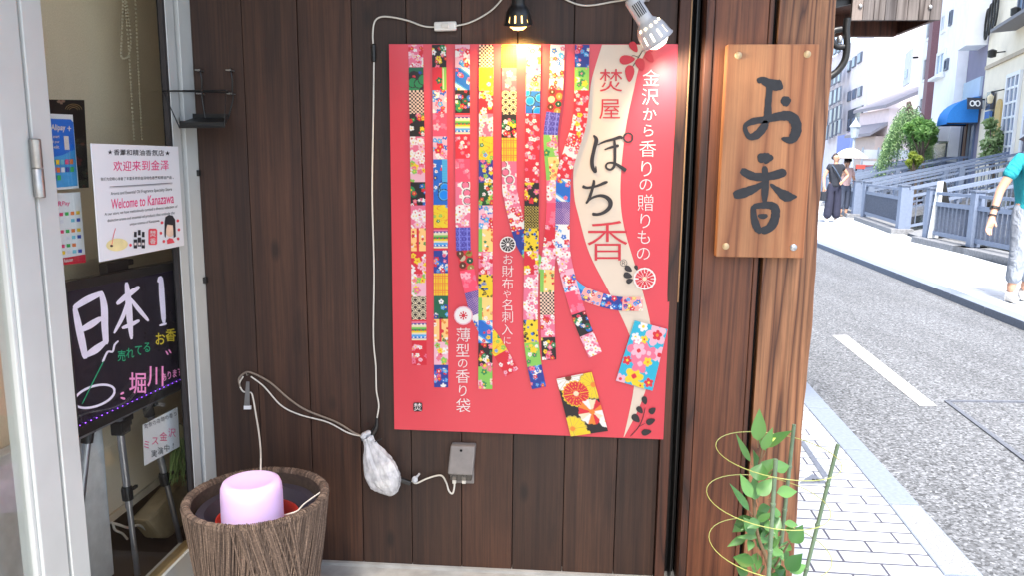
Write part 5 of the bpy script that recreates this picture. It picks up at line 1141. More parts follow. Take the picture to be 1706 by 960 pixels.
# ================================================================== street: canal fences and foot bridges
m_rail = plain('grey_painted_rail', S(120, 133, 156), .55, var=.08, scale=20)
m_railw = plain('weathered_grey_slat', S(98, 108, 126), .7, var=.15, scale=30)
m_stone = plain('grey_stone_base', S(126, 128, 132), .85, var=.25, scale=25, bump=.3)
def post(mb, p, h, wd=.15): mb.box(p[0] - wd / 2, p[0] + wd / 2, p[1] - wd / 2, p[1] + wd / 2, p[2], p[2] + h)
def fence(label, p, q, hgt=.86, posts=(0, 1), slat=.13):
    p, q = np.array(p), np.array(q); d = q - p; L_ = np.linalg.norm(d); u = d / L_; t = thing('canal_fence', label, 'fence', tuple((p + q) / 2), 'grey fences along the canal edge')
    up = np.array([0, 0, 1.0]); nrm = np.array([-u[1], u[0], 0])
    mb = MB(); mb.bar(p - u * .18 - up * .06, q + u * .18 - up * .06, .42, .16); mb.build('stone_base', m_stone, t, bevel=.01)
    for k in posts:
        c0 = p if k == 0 else q; mb = MB(); post(mb, c0, hgt); mb.build('fence_post', m_rail, t, bevel=.008); mb = MB(); mb.box(c0[0] - .09, c0[0] + .09, c0[1] - .09, c0[1] + .09, c0[2] + hgt + .001, c0[2] + hgt + .035); mb.build('post_cap', m_railw, t, bevel=.008)
    for zz, th in ((.80, .05), (.62, .07), (.12, .07)):
        mb = MB(); mb.bar(p + u * .078 + up * zz, q - u * .078 + up * zz, .05, th); mb.build('rail', m_rail, t)
    mb = MB(); n = int(L_ / slat)
    for k in range(1, n): mb.bar(p + d * k / n + up * .157, p + d * k / n + up * .583, .05, .03, tuple(u))
    mb.build('slats', m_railw, t); return t
pA, pB, pC, pD = (onZ(1546, 397, .08), onZ(1620, 413, .08), onZ(1440, 362, .08), onZ(1500, 382, .08))
pZ = pB + (pB - pA) / np.linalg.norm(pB - pA) * 2.3
fence('nearest grey slatted fence panel behind the man in the teal shirt', pB, pZ, posts=(1,))
fence('grey slatted fence panel between the A frame board and the man', pA, pB)
fence('grey slatted fence panel just right of the woman in black', pC, pD, slat=.10)
pE, pF = onZ(1424, 357, .08), onZ(1404, 347, .08)
fence('short grey fence panel directly beside the woman in black', pE, pF, slat=.12)
FD = np.array([math.sin(rad(10)), math.cos(rad(10)), 0]); FN = np.array([FD[1], -FD[0], 0])    # along the canal / across it
def bridge(label, p, q, ln=3.9, rise=.95, flat=1.6):
    """deck between the rails that start at p and q, sloping up across the canal to the shop doors"""
    p, q = np.array(p), np.array(q); p[2] = q[2] = 0; t = thing('footbridge', label, 'footbridge', tuple((p + q) / 2), 'sloping grey footbridges over the canal')
    up = np.array([0, 0, 1.0]); e = FN * ln + up * rise; fl = FN * flat
    mb = MB()
    for a, b in ((np.zeros(3), e), (e, e + fl)): mb.prism([tuple(p + a + up * .03), tuple(p + b + up * .03), tuple(q + b + up * .03), tuple(q + a + up * .03)], (0, 0, -.14))
    mb.build('deck', m_stone, t)
    for s in (p, q):
        mb = MB(); mb.bar(s + up * .90, s + e + up * .90, .09, .06); mb.bar(s + e + up * .90, s + e + fl + up * .90, .09, .06); hr = mb.build('handrail', m_rail, t)
        mb = MB(); mb.bar(s + up * .74, s + e + up * .74, .05, .05); mb.bar(s + e + up * .74, s + e + fl + up * .74, .05, .05); mb.bar(s + up * .14, s + e + up * .14, .05, .05); mb.build('mid_rail', m_rail, t)
        for k in (0, .5, 1.0):
            mb = MB(); b = s + e * k; mb.box(b[0] - .06, b[0] + .06, b[1] - .06, b[1] + .06, b[2] + .03, b[2] + .872); mb.build('bridge_post', m_rail, t)
        mb = MB(); n = 26
        for k in range(1, n):
            b = s + e * k / n; mb.bar(b + up * .165, b + up * .715, .022, .022, tuple(FN))
        for k in range(1, 9):
            b = s + e + fl * k / 9; mb.bar(b + up * .04, b + up * .715, .022, .022, tuple(FN))
        mb.build('balusters', m_railw, t)
    return t
bridge('grey footbridge with sloping rails rising beside the A frame board', pD + FN * .1, pA + FN * .1)
bridge('grey footbridge rising just beyond the fence beside the woman', pE + FN * .1, pC + FN * .1)
q1 = pZ + (pB - pA) / np.linalg.norm(pB - pA) * .1
bridge('nearest grey footbridge with rails passing behind the man in teal', q1 + FN * .1, q1 + FN * .1 + (pB - pA) / np.linalg.norm(pB - pA) * 1.5)
farp = [np.array([8.55, 24.6, 0]), np.array([9.7, 28.6, 0]), np.array([11.0, 33, 0])]
for i, (pp_, lb) in enumerate(zip(farp, ('grey footbridge third from the front with white parasol before it', 'distant grey footbridge below the willow tree', 'farthest grey footbridge near the white hoarding'))): bridge(lb, pp_ + FD * 1.6, pp_, 3.4, .75, 1.2)
fence('distant grey fence panel beyond the second footbridge', farp[0] + np.array([0, 0, .08]) + FD * 1.7, farp[1] + np.array([0, 0, .08]) - FD * .1, slat=.2)

# ================================================================== buildings across the canal
fd = np.array([math.sin(rad(15)), math.cos(rad(15)), 0]); fn_ = np.array([-fd[1], fd[0], 0]); F0 = np.array([5.74, 0, 0])
def fp_(px, py, off=0.0): return onP(px, py, F0 + fn_ * off, fn_)
def fs(px): p = fp_(px, 300); return float(np.dot(p - F0, fd))
def fz(px, py, off=0.0): return float(fp_(px, py, off)[2])
def at(s, o, z): return F0 + fd * s + fn_ * o + np.array([0, 0, z])
def fbox(mb, s0, s1, o0, o1, z0, z1): mb.hexa([tuple(at(s, o, z)) for z in (z0, z1) for s, o in ((s0, o0), (s1, o0), (s1, o1), (s0, o1))])
def bld(name, label, s0, s1, h, mat, depth=8.0, off=0.0):
    t = thing(name, label, 'building', tuple(at((s0 + s1) / 2, -depth / 2, 0))); mb = MB(); fbox(mb, s0, s1, off, -depth, 0, h); mb.build('wall', mat, t); return t
m_frame_d = plain('dark_window_frame', S(96, 104, 120), .5); m_frame_w = plain('white_window_frame', S(230, 232, 234), .5, var=.02)
def winglass(name, c, rough=.15):
    t = NT(name); n = t.noise(t.coord((1, 1, .4)), 1.2, 4); t.base(t.ramp(n, [(.3, tuple(x * .7 for x in c[:3]) + (1,)), (.7, c)])); t.set(Roughness=rough); MATS[name] = t.m; return t.m
m_gl = winglass('blue_grey_glass', S(120, 136, 164)); m_gld = winglass('dark_glass', S(74, 82, 98)); m_gll = winglass('pale_blue_glass', S(140, 168, 196))
def win(t, x0, x1, yt, yb, off=0.0, frame=m_frame_d, glass=m_gl, nx=2, nz=1, fw=.07, sill=False, name='window'):
    s0, s1 = sorted((fs(x0), fs(x1))); xm = (x0 + x1) / 2; z1, z0 = fz(xm, yt, off), fz(xm, yb, off)
    mb = MB(); a, b = off + .003, off + .07
    fbox(mb, s0, s0 + fw, a, b, z0, z1); fbox(mb, s1 - fw, s1, a, b, z0, z1); fbox(mb, s0 + fw, s1 - fw, a, b, z1 - fw, z1); fbox(mb, s0 + fw, s1 - fw, a, b, z0, z0 + fw)
    for k in range(1, nx): c = s0 + (s1 - s0) * k / nx; fbox(mb, c - fw * .35, c + fw * .35, a, b - .01, z0 + fw, z1 - fw)
    for k in range(1, nz): c = z0 + (z1 - z0) * k / nz; fbox(mb, s0 + fw, s1 - fw, a, b - .015, c - fw * .3, c + fw * .3)
    wn = mb.build(name, frame, t); mb = MB(); fbox(mb, s0 + fw, s1 - fw, a, off + .03, z0 + fw, z1 - fw); mb.build('pane', glass, wn)
    if sill: mb = MB(); fbox(mb, s0 - .1, s1 + .1, off + .003, off + .25, z0 - .09, z0 - .003); mb.build('sill', frame, wn)
    return wn
stucco = lambda nm, c: plain(nm, c, .85, var=.05, scale=3)
# cream shop at the right edge
b1 = bld('cream_shop', 'cream rendered shop with tall white lattice windows at the right edge', 11.5, fs(1622), 14, stucco('cream_render', S(238, 228, 206)))
win(b1, 1662, 1684, 128, 268, 0, m_frame_w, m_gl, 3, 6, .09); win(b1, 1696, 1722, 122, 262, 0, m_frame_w, m_gld, 2, 4, .13); win(b1, 1666, 1681, -60, 44, 0, m_frame_d, m_gll, 2, 3, .09); win(b1, 1702, 1726, -60, 42, 0, m_frame_d, m_gll, 2, 2, .1)
mb = MB(); s0, s1 = sorted((fs(1664), fs(1760))); zc = fz(1690, 52)
mb.prism([tuple(at(s0, .003, zc)), tuple(at(s0 + .1, .55, zc - .02)), tuple(at(s0 + .1, .55, zc + .06)), tuple(at(s0, .003, zc + .30))], tuple(fd * (s1 - s0))); mb.build('canopy', plain('grey_lead_canopy', S(120, 118, 122), .6), b1)
mb = MB(); s0, s1 = sorted((fs(1624), fs(1720))); mb.hexa([tuple(at(s, o, z)) for dz in (0, .1) for s, o, z in ((s0, .003, fz(1645, 116) + dz), (s1, .003, fz(1645, 116) + dz), (s1, .06, fz(1645, 116) + dz), (s0, .06, fz(1645, 116) + dz))]); mb.build('cornice', plain('tan_moulding', S(186, 172, 150), .7), b1)
mb = MB(); s0, s1 = sorted((fs(1648), fs(1657))); z0, z1 = fz(1652, 265), fz(1652, 185)
arch = [(s0, z0), (s1, z0), (s1, z1)] + [((s0 + s1) / 2 + (s1 - s0) / 2 * math.cos(a), z1 + (s1 - s0) / 2 * math.sin(a)) for a in np.linspace(.3, PI - .3, 7)] + [(s0, z1)]
mb.prism([tuple(at(s, .004, z)) for s, z in arch], tuple(fn_ * .05)); mb.build('arched_door', plain('yellow_ochre_door', S(200, 172, 110), .6), b1)
mb = MB()
for k in range(4):
    x = 1644 + k * 5.2; y = 40 - k * 8; c0 = np.array(fp_(x, y, .12)); ax_ = [c0 + fd * .16 * math.cos(a) + np.array([0, 0, .42 * math.sin(a)]) for a in np.linspace(0, 2 * PI, 15)[:-1]]; mb.tube([tuple(p) for p in ax_], .03, 6, closed=True)
lt = mb.build('loop_lettering', m_black, b1)
for x, y in ((1692, 18), (1653, 88)):
    mb = MB(); c0 = np.array(fp_(x, y, .3)); mb.lathe([(.02, -.12), (.10, -.10), (.11, .06), (.03, .10)], tuple(c0), (0, 0, 1), 12); mb.bar(c0, c0 - fn_ * .3 + np.array([0, 0, .03]), .03, .03); mb.build('wall_spotlight', m_black, b1)
lan = thing('wall_lantern', 'small cream wall lantern over the arched ochre door', 'lantern', tuple(fp_(1650, 165, .3)))
mb = MB(); c0 = np.array(fp_(1650, 163, .3)); mb.lathe([(.02, -.14), (.06, -.12), (.085, .04), (0, .12)], tuple(c0), n=8); mb.build('lantern_body', plain('cream_glass', S(230, 216, 180), .4), lan); mb = MB(); mb.bar(c0 + np.array([0, 0, .15]), c0 - fn_ * .29 + np.array([0, 0, .22]), .03, .03); mb.build('lantern_arm', m_black, lan)
# grey violet building with the blue awning
b2 = bld('grey_violet_building', 'grey violet building standing over the blue awning', fs(1622) + .02, fs(1592), 15, stucco('grey_violet_render', S(132, 130, 152)))
mb = MB(); fbox(mb, fs(1641) + 0, fs(1616), .003, .5, fz(1628, 88), fz(1628, 18))
mb = MB(); s0, s1 = fs(1621), fs(1606); fbox(mb, s0 + .03, s1, .003, .55, fz(1614, 92), fz(1614, 22)); mb.build('bay_box', stucco('white_render', S(244, 246, 247)), b2)
mb = MB(); fbox(mb, fs(1603), fs(1597), .003, .08, fz(1600, 88), fz(1600, 56)); mb.build('window', m_gld, b2)
mb = MB(); fbox(mb, fs(1620), fs(1593), .003, .07, fz(1605, 170), fz(1605, 141)); mb.build('upper_band', stucco('pale_blue_panel', S(176, 196, 214)), b2)
for i, x in enumerate((1596, 1602, 1608, 1614)): mb = MB(); fbox(mb, fs(x + 2.6), fs(x - 1.2), .003, .06 , .2, fz(1605, 206)); mb.build('door_panel', [m_gld, plain('brown_door', S(120, 92, 80)), m_frame_d, m_gl][i], b2)
aw = thing('awning', 'bright blue barrel awning over the shop door', 'awning', tuple(at(fs(1600), .5, 3)))
s0, s1 = fs(1622), fs(1603); z0, z1 = fz(1602, 212), fz(1602, 172); pr = [(.06 + .0, z1)] + [(.06 + .8 * math.sin(a), z0 + .12 + (z1 - z0 - .12) * math.cos(a)) for a in np.linspace(.15, PI / 2, 8)] + [(.86, z0)]
m_awn = plain('bright_blue_canvas', S(36, 124, 206), .7, var=.06)
mb = MB(); vs = []
for s in np.linspace(s0, s1, 9): vs += [tuple(at(s, o, z)) for o, z in pr]
n = len(pr); mb.add(vs, [(i * n + k, (i + 1) * n + k, (i + 1) * n + k + 1, i * n + k + 1) for i in range(8) for k in range(n - 1)]); 
for s in (s0, s1): mb.add([tuple(at(s, o, z)) for o, z in pr] + [tuple(at(s, .06, z0))], [tuple(range(n + 1))])
mb.build('canvas', m_awn, aw, smooth=True); mb = MB(); mb.bar(at(s0, .06, z0 + .02), at(s0, .84, z0 + .02), .03, .03); mb.bar(at(s1, .06, z0 + .02), at(s1, .84, z0 + .02), .03, .03); mb.bar(at(s0, .84, z0 + .02), at(s1, .84, z0 + .02), .03, .03); mb.build('awning_frame', m_black, aw)
gs_ = thing('hanging_sign', 'dark hanging sign with a white spectacles emblem on the cream shop', 'sign', tuple(fp_(1637, 182, 1.2)))
a, b, c_, d_ = [np.array(onP(x, y, fp_(1638, 170, .05), fd * .97 + fn_ * -.2)) for x, y in ((1612, 162), (1637, 162), (1637, 181), (1612, 181))]
mb = MB(); mb.prism([tuple(p) for p in (a, b, c_, d_)], tuple(fd * .08)); mb.build('board', plain('dark_slate_board', S(48, 52, 66), .5), gs_)
mb = MB(); o_ = a - fd * .012; ux = (b - a); uz = (d_ - a)
for cx in (.32, .68): mb.tube([tuple(o_ + ux * (cx + .15 * math.cos(t)) + uz * (.52 + .22 * math.sin(t))) for t in np.linspace(0, 2 * PI, 17)[:-1]], .018, 5, closed=True)
mb.tube([tuple(o_ + ux * x + uz * y) for x, y in ((.44, .42), (.5, .36), (.56, .42))], .016, 5); mb.build('spectacles_emblem', m_frame_w, gs_)
mb = MB(); mb.bar(b + np.array([0, 0, -.05]) + fd * .04, b + fd * .04 + np.array([.5, .1, -.05]), .04, .04); mb.build('sign_arm', m_black, gs_)
mn = thing('menu_board', 'narrow dark lattice board and blue panel below the hanging sign', 'sign board', tuple(fp_(1640, 205, .1)))
mb = MB(); fbox(mb, fs(1645), fs(1637.5), .06, .14, fz(1641, 186), fz(1641, 158)); mb.build('lattice_board', m_gld, mn); mb = MB(); fbox(mb, fs(1645), fs(1637), .06, .13, fz(1641, 206), fz(1641, 188)); mb.build('blue_panel', plain('mid_blue_panel', S(70, 110, 170), .5), mn)
# white and striped buildings
b3 = bld('white_building', 'tall white building with small bay windows beside the grey violet one', fs(1592) + .02, fs(1556), 22, stucco('white_render', S(244, 246, 247)), off=.3)
win(b3, 1553.5 + 5, 1572, 88, 128, .3, m_frame_w, m_gll, 2, 1, .12, True); win(b3, 1573, 1576.5, 28, 50, .3, m_frame_d, m_gld, 1, 1, .06); win(b3, 1560, 1567, 32, 62, .3, m_frame_w, m_gll, 2, 1, .1); win(b3, 1573, 1578, 100, 118, .3, m_frame_d, m_gl, 1, 1, .06)
mb = MB(); fbox(mb, fs(1590), fs(1557), .305, .35, .2, fz(1574, 241)); mb.build('shop_opening', m_gld, b3)
mb = MB(); fbox(mb, fs(1591), fs(1557), .305, .6, fz(1574, 238), fz(1574, 214)); mb.build('fascia_panel', stucco('pale_fascia', S(214, 216, 220)), b3)
b4 = bld('striped_building', 'white building with a maroon vertical stripe and dark windows', fs(1556) + .02, fs(1520), 26, stucco('white_render', S(244, 246, 247)), off=.1)
mb = MB(); fbox(mb, fs(1549), fs(1543), .104, .4, 0, 25); mb.build('stripe', plain('maroon_tile', S(120, 84, 92), .6), b4)
for yt, yb in ((40, 78), (100, 140), (-20, 18), (160, 190)): win(b4, 1527, 1542, yt + 2, yb, .1, m_frame_w, m_gld, 3, 1, .1)
bn = thing('vertical_banner', 'narrow white vertical banner sign on the pale corner building', 'sign', tuple(fp_(1515, 148, .5)))
mb = MB(); fbox(mb, fs(1520), fs(1509.5), .42, .5, fz(1514, 150), fz(1514, 101)); mb.build('banner', stucco('banner_white', S(220, 224, 226)), bn); mb = MB(); fbox(mb, fs(1517), fs(1512.5), .502, .52, fz(1514, 140), fz(1514, 128)); mb.build('emblem', m_gl, bn)
mb = MB(); fbox(mb, fs(1515.5), fs(1514.5), .1, .42, fz(1514, 112), fz(1514, 109)); mb.build('bracket', m_black, bn)
# the pale building facing up the street, its windowed side running away
YB = 45.0; pc = onY(1441, 240, YB); pr_ = onY(1535, 240, YB); m_pale = stucco('pinkish_white_render', S(246, 238, 241))
b5 = thing('pale_block', 'large pale blank walled block closing the street with rows of small windows', 'building', (float(pc[0] + 3), YB + 4, 0)); zt = onY(1441, 68, YB)[2]
sdir = np.array([math.sin(rad(10)), math.cos(rad(10)), 0])
c0, c1 = np.array([pc[0], YB, 0]), np.array([pr_[0] + 4, YB, 0]); L5 = 15
mb = MB(); mb.prism([tuple(c0), tuple(c1), tuple(c1 + sdir * L5), tuple(c0 + sdir * L5)], (0, 0, zt + 1)); mb.build('wall', m_pale, b5)
sn = np.array([-sdir[1], sdir[0], 0])
def side_win(t, x0, x1, yt, yb, P0, mat):
    q = [onP(x, y, P0, sn) for x, y in ((x0, (yt + yb) / 2), (x1, (yt + yb) / 2))]; zm = onP((x0 + x1) / 2, yt, P0, sn)[2], onP((x0 + x1) / 2, yb, P0, sn)[2]
    a, b = np.array(q[0]), np.array(q[1]); mb = MB(); mb.prism([(a[0], a[1], zm[1]), (b[0], b[1], zm[1]), (b[0], b[1], zm[0]), (a[0], a[1], zm[0])], tuple(sn * .08)); w_ = mb.build('window', m_frame_d, t)
    a2, b2 = a + (b - a) * .16, a + (b - a) * .84; h_ = (zm[0] - zm[1]); mb = MB(); mb.prism([(*(a2 + sn * .081)[:2], zm[1] + h_ * .07), (*(b2 + sn * .081)[:2], zm[1] + h_ * .07), (*(b2 + sn * .081)[:2], zm[0] - h_ * .07), (*(a2 + sn * .081)[:2], zm[0] - h_ * .07)], tuple(sn * .02)); mb.build('pane', mat, w_)
for yb_, dy in ((118, 0), (168, 2), (213, 3)):
    for k, x in enumerate((1413.5, 1421.5, 1430.5)): side_win(b5, x, x + 5 + k * .6, yb_ - 16 - k * (7 - dy * 1.6), yb_ - k * (7 - dy * 1.6), c0, m_gl)
mb = MB(); a = onP(1411, 240, c0, sn); b = onP(1434, 235, c0, sn); mb.prism([tuple(np.array(a) * [1, 1, 0] + [0, 0, 2.0]), tuple(np.array(b) * [1, 1, 0] + [0, 0, 2.0]), tuple(np.array(b) * [1, 1, 0] + [0, 0, 3.3]), tuple(np.array(a) * [1, 1, 0] + [0, 0, 3.3])], tuple(sn * .6)); mb.build('shop_sign_band', plain('periwinkle_sign', S(120, 140, 214), .5), b5)
mb = MB(); mb.prism([tuple(np.array(a) * [1, 1, 0] + [0, 0, 3.6]), tuple(np.array(b) * [1, 1, 0] + [0, 0, 3.6]), tuple(np.array(b) * [1, 1, 0] + [0, 0, 4.9]), tuple(np.array(a) * [1, 1, 0] + [0, 0, 4.9])], tuple(sn * .1)); mb.build('balcony_screen', m_gld, b5)
c2 = c0 + sdir * (L5 + .05); b6 = thing('blue_grey_building', 'blue grey glazed building partly hidden behind the corner post', 'building', tuple(c2 + sdir * 10)); m_bg = stucco('blue_grey_panel', S(180, 202, 228))
mb = MB(); mb.prism([tuple(c2 - sn * -.5), tuple(c2 - sn * 9), tuple(c2 - sn * 9 + sdir * 30), tuple(c2 - sn * -.5 + sdir * 30)], (0, 0, 24)); mb.build('wall', m_bg, b6)
P6 = c2 + sn * .503
for row, yb_ in enumerate((60, 100, 150, 182, 212, 236)):
    for k, x in enumerate((1369, 1376, 1384, 1391, 1398)): side_win(b6, x, x + 4.6, yb_ - 24 - k * 3.5, yb_ - k * 3.5, P6, m_gl if (row + k) % 3 else m_gll)
# small tiled house and lean-to in front of the pale block
hs2 = thing('tiled_house', 'small pinkish house with grey tiled roofs half hidden by the willow', 'house', tuple(onY(1490, 262, 41) * [1, 1, 0])); m_tile = plain('grey_roof_tile', S(150, 146, 152), .7)
Yh = 40.5; P = lambda x, y, Y=Yh: onY(x, y, Y)
x0, x1, x2 = P(1478, 200)[0], P(1560, 200)[0], P(1455, 230)[0]; zr, zr2 = P(1478, 178)[2], P(1455, 224)[2]; m_pkw = stucco('pale_pink_wall', S(240, 222, 222))
mb = MB(); mb.box(x0 + .1, x1, Yh + .1, Yh + 4, 0, zr - .05); mb.build('wall', m_pkw, hs2)
mb = MB(); mb.box(x2 + .25, x0 + .097, Yh + .4, Yh + 3.5, 0, zr2 - .05); mb.build('lean_to_wall', stucco('tan_wall', S(214, 196, 186)), hs2)
mb = MB(); mb.prism([(x0 - .2, Yh - .2, zr - .05), (x1, Yh - .2, zr + 1.1), (x1, Yh - .2, zr + 1.3), (x0 - .2, Yh - .2, zr + .12)], (0, 4.4, 0)); mb.build('roof', m_tile, hs2)
mb = MB(); mb.prism([(x2 - .15, Yh + .1, zr2 - .05), (x0 + .09, Yh + .1, zr2 + .5), (x0 + .09, Yh + .1, zr2 + .66), (x2 - .15, Yh + .1, zr2 + .1)], (0, 3.6, 0)); mb.build('lean_to_roof', m_tile, hs2)
# white hoarding across the far end
m_lpp = plain('pale_post_paint', S(170, 180, 190), .5)
ho = thing('hoarding', 'long white hoarding with red foot band across the street end', 'hoarding', tuple(onY(1470, 270, 36) * [1, 1, 0])); Yo = 36.0
xa, xb = onY(1436, 260, Yo)[0], onY(1545, 260, Yo)[0]; za, zb_, zc2, zd = onY(1480, 249, Yo)[2], onY(1480, 264, Yo)[2], onY(1480, 275, Yo)[2], onY(1480, 281, Yo)[2]
mb = MB(); mb.box(xa, xb, Yo, Yo + .1, zc2 + .002, zb_ - .12); mb.box(xa, xb, Yo, Yo + .1, zb_, za); mb.build('panel', stucco('hoarding_white', S(232, 236, 236)), ho)
mb = MB(); mb.box(xa, xb, Yo - .02, Yo + .12, zd - .1, zc2); mb.build('foot_band', plain('faded_red_band', S(170, 84, 92), .6), ho)
for x in (1436, 1462, 1494, 1520, 1544): mb = MB(); q = onY(x, 260, Yo)[0]; mb.box(q - .03, q + .03, Yo - .08, Yo - .022, -.1, za + .1); mb.build('panel_post', m_lpp, ho)
for xa_, xb_, yy0, nm, lb in ((1427, 1438, 283, 'traffic_barrier', 'small orange red barrier standing beside the white parasol'),):
    t = thing(nm, lb, 'barrier', tuple(onY(xa_, yy0, 30) * [1, 1, 0])); a = onY(xa_, 274, 30); b = onY(xb_ + 3, 281, 30); mb = MB(); mb.box(a[0], b[0], 30, 30.06, b[2], a[2]); mb.build('barrier_board', plain('orange_red_board', S(226, 90, 80), .5), t)
    for x in (a[0] + .03, b[0] - .03): mb = MB(); mb.box(x - .025, x + .025, 30.065, 30.11, 0, a[2]); mb.build('barrier_leg', m_black, t)
lp = thing('street_lamp', 'pale old style street lamp beyond the white parasol', 'street lamp', tuple(onY(1423, 268, 33) * [1, 1, 0])); q = onY(1423, 232, 33)
m_lp = plain('pale_lamp_paint', S(190, 200, 208), .5)
mb = MB(); mb.tube([(q[0], 33, 0), (q[0], 33, q[2])], [.09, .05], 10); mb.build('lamp_pole', m_lp, lp, smooth=True); mb = MB(); mb.lathe([(.04, 0), (.14, .08), (.2, .5), (.24, .52), (.05, .8), (0, .95)], (q[0], 33, q[2]), n=8); mb.build('lamp_head', m_lp, lp)

# ================================================================== trees
def leaf_cloud(mb, centers, n, size, drop=0.0):
    for k in range(n):
        c0, r = centers[k % len(centers)]; v = RNG.normal(size=3); v = v / np.linalg.norm(v) * RNG.uniform(.35, 1) ** .5; p = np.array(c0) + v * np.array(r)
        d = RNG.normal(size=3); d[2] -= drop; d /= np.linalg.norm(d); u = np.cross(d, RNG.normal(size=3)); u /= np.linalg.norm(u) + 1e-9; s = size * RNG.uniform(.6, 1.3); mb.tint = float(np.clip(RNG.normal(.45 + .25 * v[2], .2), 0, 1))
        mb.add([p - d * s, p + u * s * .38, p + d * s, p - u * s * .38], [(0, 1, 2, 3)])
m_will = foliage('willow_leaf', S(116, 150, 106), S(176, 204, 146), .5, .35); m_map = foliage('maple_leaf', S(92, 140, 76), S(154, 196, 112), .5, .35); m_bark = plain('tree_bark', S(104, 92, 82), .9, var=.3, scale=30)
YT = 26.3
wt = thing('willow_tree', 'feathery drooping green willow in front of the pale block', 'tree', tuple(onY(1512, 272, YT) * [1, 1, 0])); gw = onY(1512, 275, YT); 
mb = MB(); tp = onY(1516, 190, YT); mb.tube(catmull([(gw[0], YT, 0), (gw[0] + .15, YT, 1.8), (gw[0] - .1, YT + .1, 3.4), tuple(tp)], 6), [.16 - .006 * i for i in range(19)], 8)
for x, y in ((1480, 215), (1495, 185), (1535, 185), (1545, 205)): mb.tube(catmull([(gw[0], YT, 2.2), tuple((onY(x, y, YT) + np.array([gw[0], YT, 2.6])) / 2 + [0, 0, .4]), tuple(onY(x, y, YT))], 5), [.03 - .0025 * i for i in range(11)], 6)
mb.build('trunk', m_bark, wt, smooth=True)
mb = MB()
for k in range(950):
    x = RNG.uniform(1470, 1552); hgt = 1 - abs((x - 1515) / 46) ** 2; y0 = 246 - hgt * 74 + RNG.uniform(0, 46) * (0.4 + RNG.random()); yt_ = YT + RNG.uniform(-.8, .8); p = onY(x, max(y0, 168), yt_); ln = RNG.uniform(.4, 1.1); dx = RNG.uniform(-.2, .2) + (x - 1512) * .004
    tt = RNG.uniform(.1, .9)
    for i in range(int(ln / .06)):
        q = p + np.array([dx * (i * .06), RNG.uniform(-.02, .02), -.06 * i]); 
        if q[2] < .9: break
        a = RNG.uniform(0, 6.28); s = RNG.uniform(.045, .085); mb.tint = float(np.clip(tt + RNG.normal(0, .12), 0, 1)); u = np.array([math.cos(a), math.sin(a), -.9]); v = np.array([-math.sin(a), math.cos(a), 0]) * .3
        mb.add([q, q + u * s * .5 + v * s, q + u * s, q + u * s * .5 - v * s], [(0, 1, 2, 3)])
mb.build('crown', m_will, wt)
def tree(name, label, px, py, Y, blobs, n, size, mat, cat='tree'):
    g0 = onY(px, py, Y) * [1, 1, 0]; t = thing(name, label, cat, tuple(g0)); cs = [(onY(x, y, Y + dy), (r * Y / F,) * 3) for x, y, r, dy in blobs]
    mb = MB(); top = np.mean([c[0] for c in cs], axis=0)
    mb.tube(catmull([tuple(g0), tuple((g0 + top) / 2 + [.1, 0, 0]), tuple(top)], 5), [.055 - .003 * i for i in range(11)], 8)
    for c0, r in cs: mb.tube([tuple((g0 + top * 2) / 3), tuple(c0)], [.022, .008], 6)
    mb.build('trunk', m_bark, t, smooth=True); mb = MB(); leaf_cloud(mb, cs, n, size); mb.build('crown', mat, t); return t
tree('maple_tree', 'bright green layered maple just right of the willow', 1535, 272, 24.6, [(1515, 214, 10, 0), (1530, 206, 11, .3), (1546, 210, 10, 0), (1538, 222, 12, -.3), (1524, 228, 9, .2), (1556, 218, 6, 0), (1552, 232, 8, .2)], 2600, .075, m_map)
tree('planted_shrub', 'small yellow green shrub beside the white hoarding', 1524, 285, 23.5, [(1520, 258, 6, 0), (1530, 266, 7, 0), (1522, 274, 8, .2), (1514, 270, 5, 0)], 900, .06, foliage('yellow_green_leaf', S(120, 150, 60), S(196, 206, 96), .5, .3), 'shrub')
tree('slender_tree', 'thin leafed young tree before the white lattice window', 1652, 275, 20.5, [(1650, 205, 9, 0), (1656, 225, 13, .2), (1648, 240, 12, 0), (1660, 250, 14, .1), (1666, 232, 8, 0), (1644, 260, 9, 0)], 800, .085, foliage('pale_leaf', S(110, 140, 84), S(176, 196, 140), .5, .3))

# ================================================================== people
def skin(name, vs, es, rs, mat, parent, root=0, sub=1):
    me = bpy.data.meshes.new(name); me.from_pydata([tuple(v) for v in vs], es, []); o = bpy.data.objects.new(name, me); C.objects.link(o)
    o.modifiers.new('skin', 'SKIN'); sl = me.skin_vertices[0].data
    for i, r in enumerate(rs): sl[i].radius = (r, r) if isinstance(r, (int, float)) else r
    sl[root].use_root = True; m2 = o.modifiers.new('smooth', 'SUBSURF'); m2.levels = sub; m2.render_levels = sub
    dg = bpy.context.evaluated_depsgraph_get(); nm = bpy.data.meshes.new_from_object(o.evaluated_get(dg)); bpy.data.objects.remove(o); bpy.data.meshes.remove(me); nm.name = name
    return link(name, nm, mat, parent, True)
class Sk:
    def __init__(s): s.v = []; s.e = []; s.r = []
    def p(s, co, r, par=None):
        s.v.append(np.array(co, float)); s.r.append(r); i = len(s.v) - 1
        if par is not None: s.e.append((par, i))
        return i
m_skin = plain('skin_tone', S(206, 158, 132), .5, var=.05); m_hair = plain('dark_brown_hair', S(44, 34, 32), .5, var=.3, scale=80)
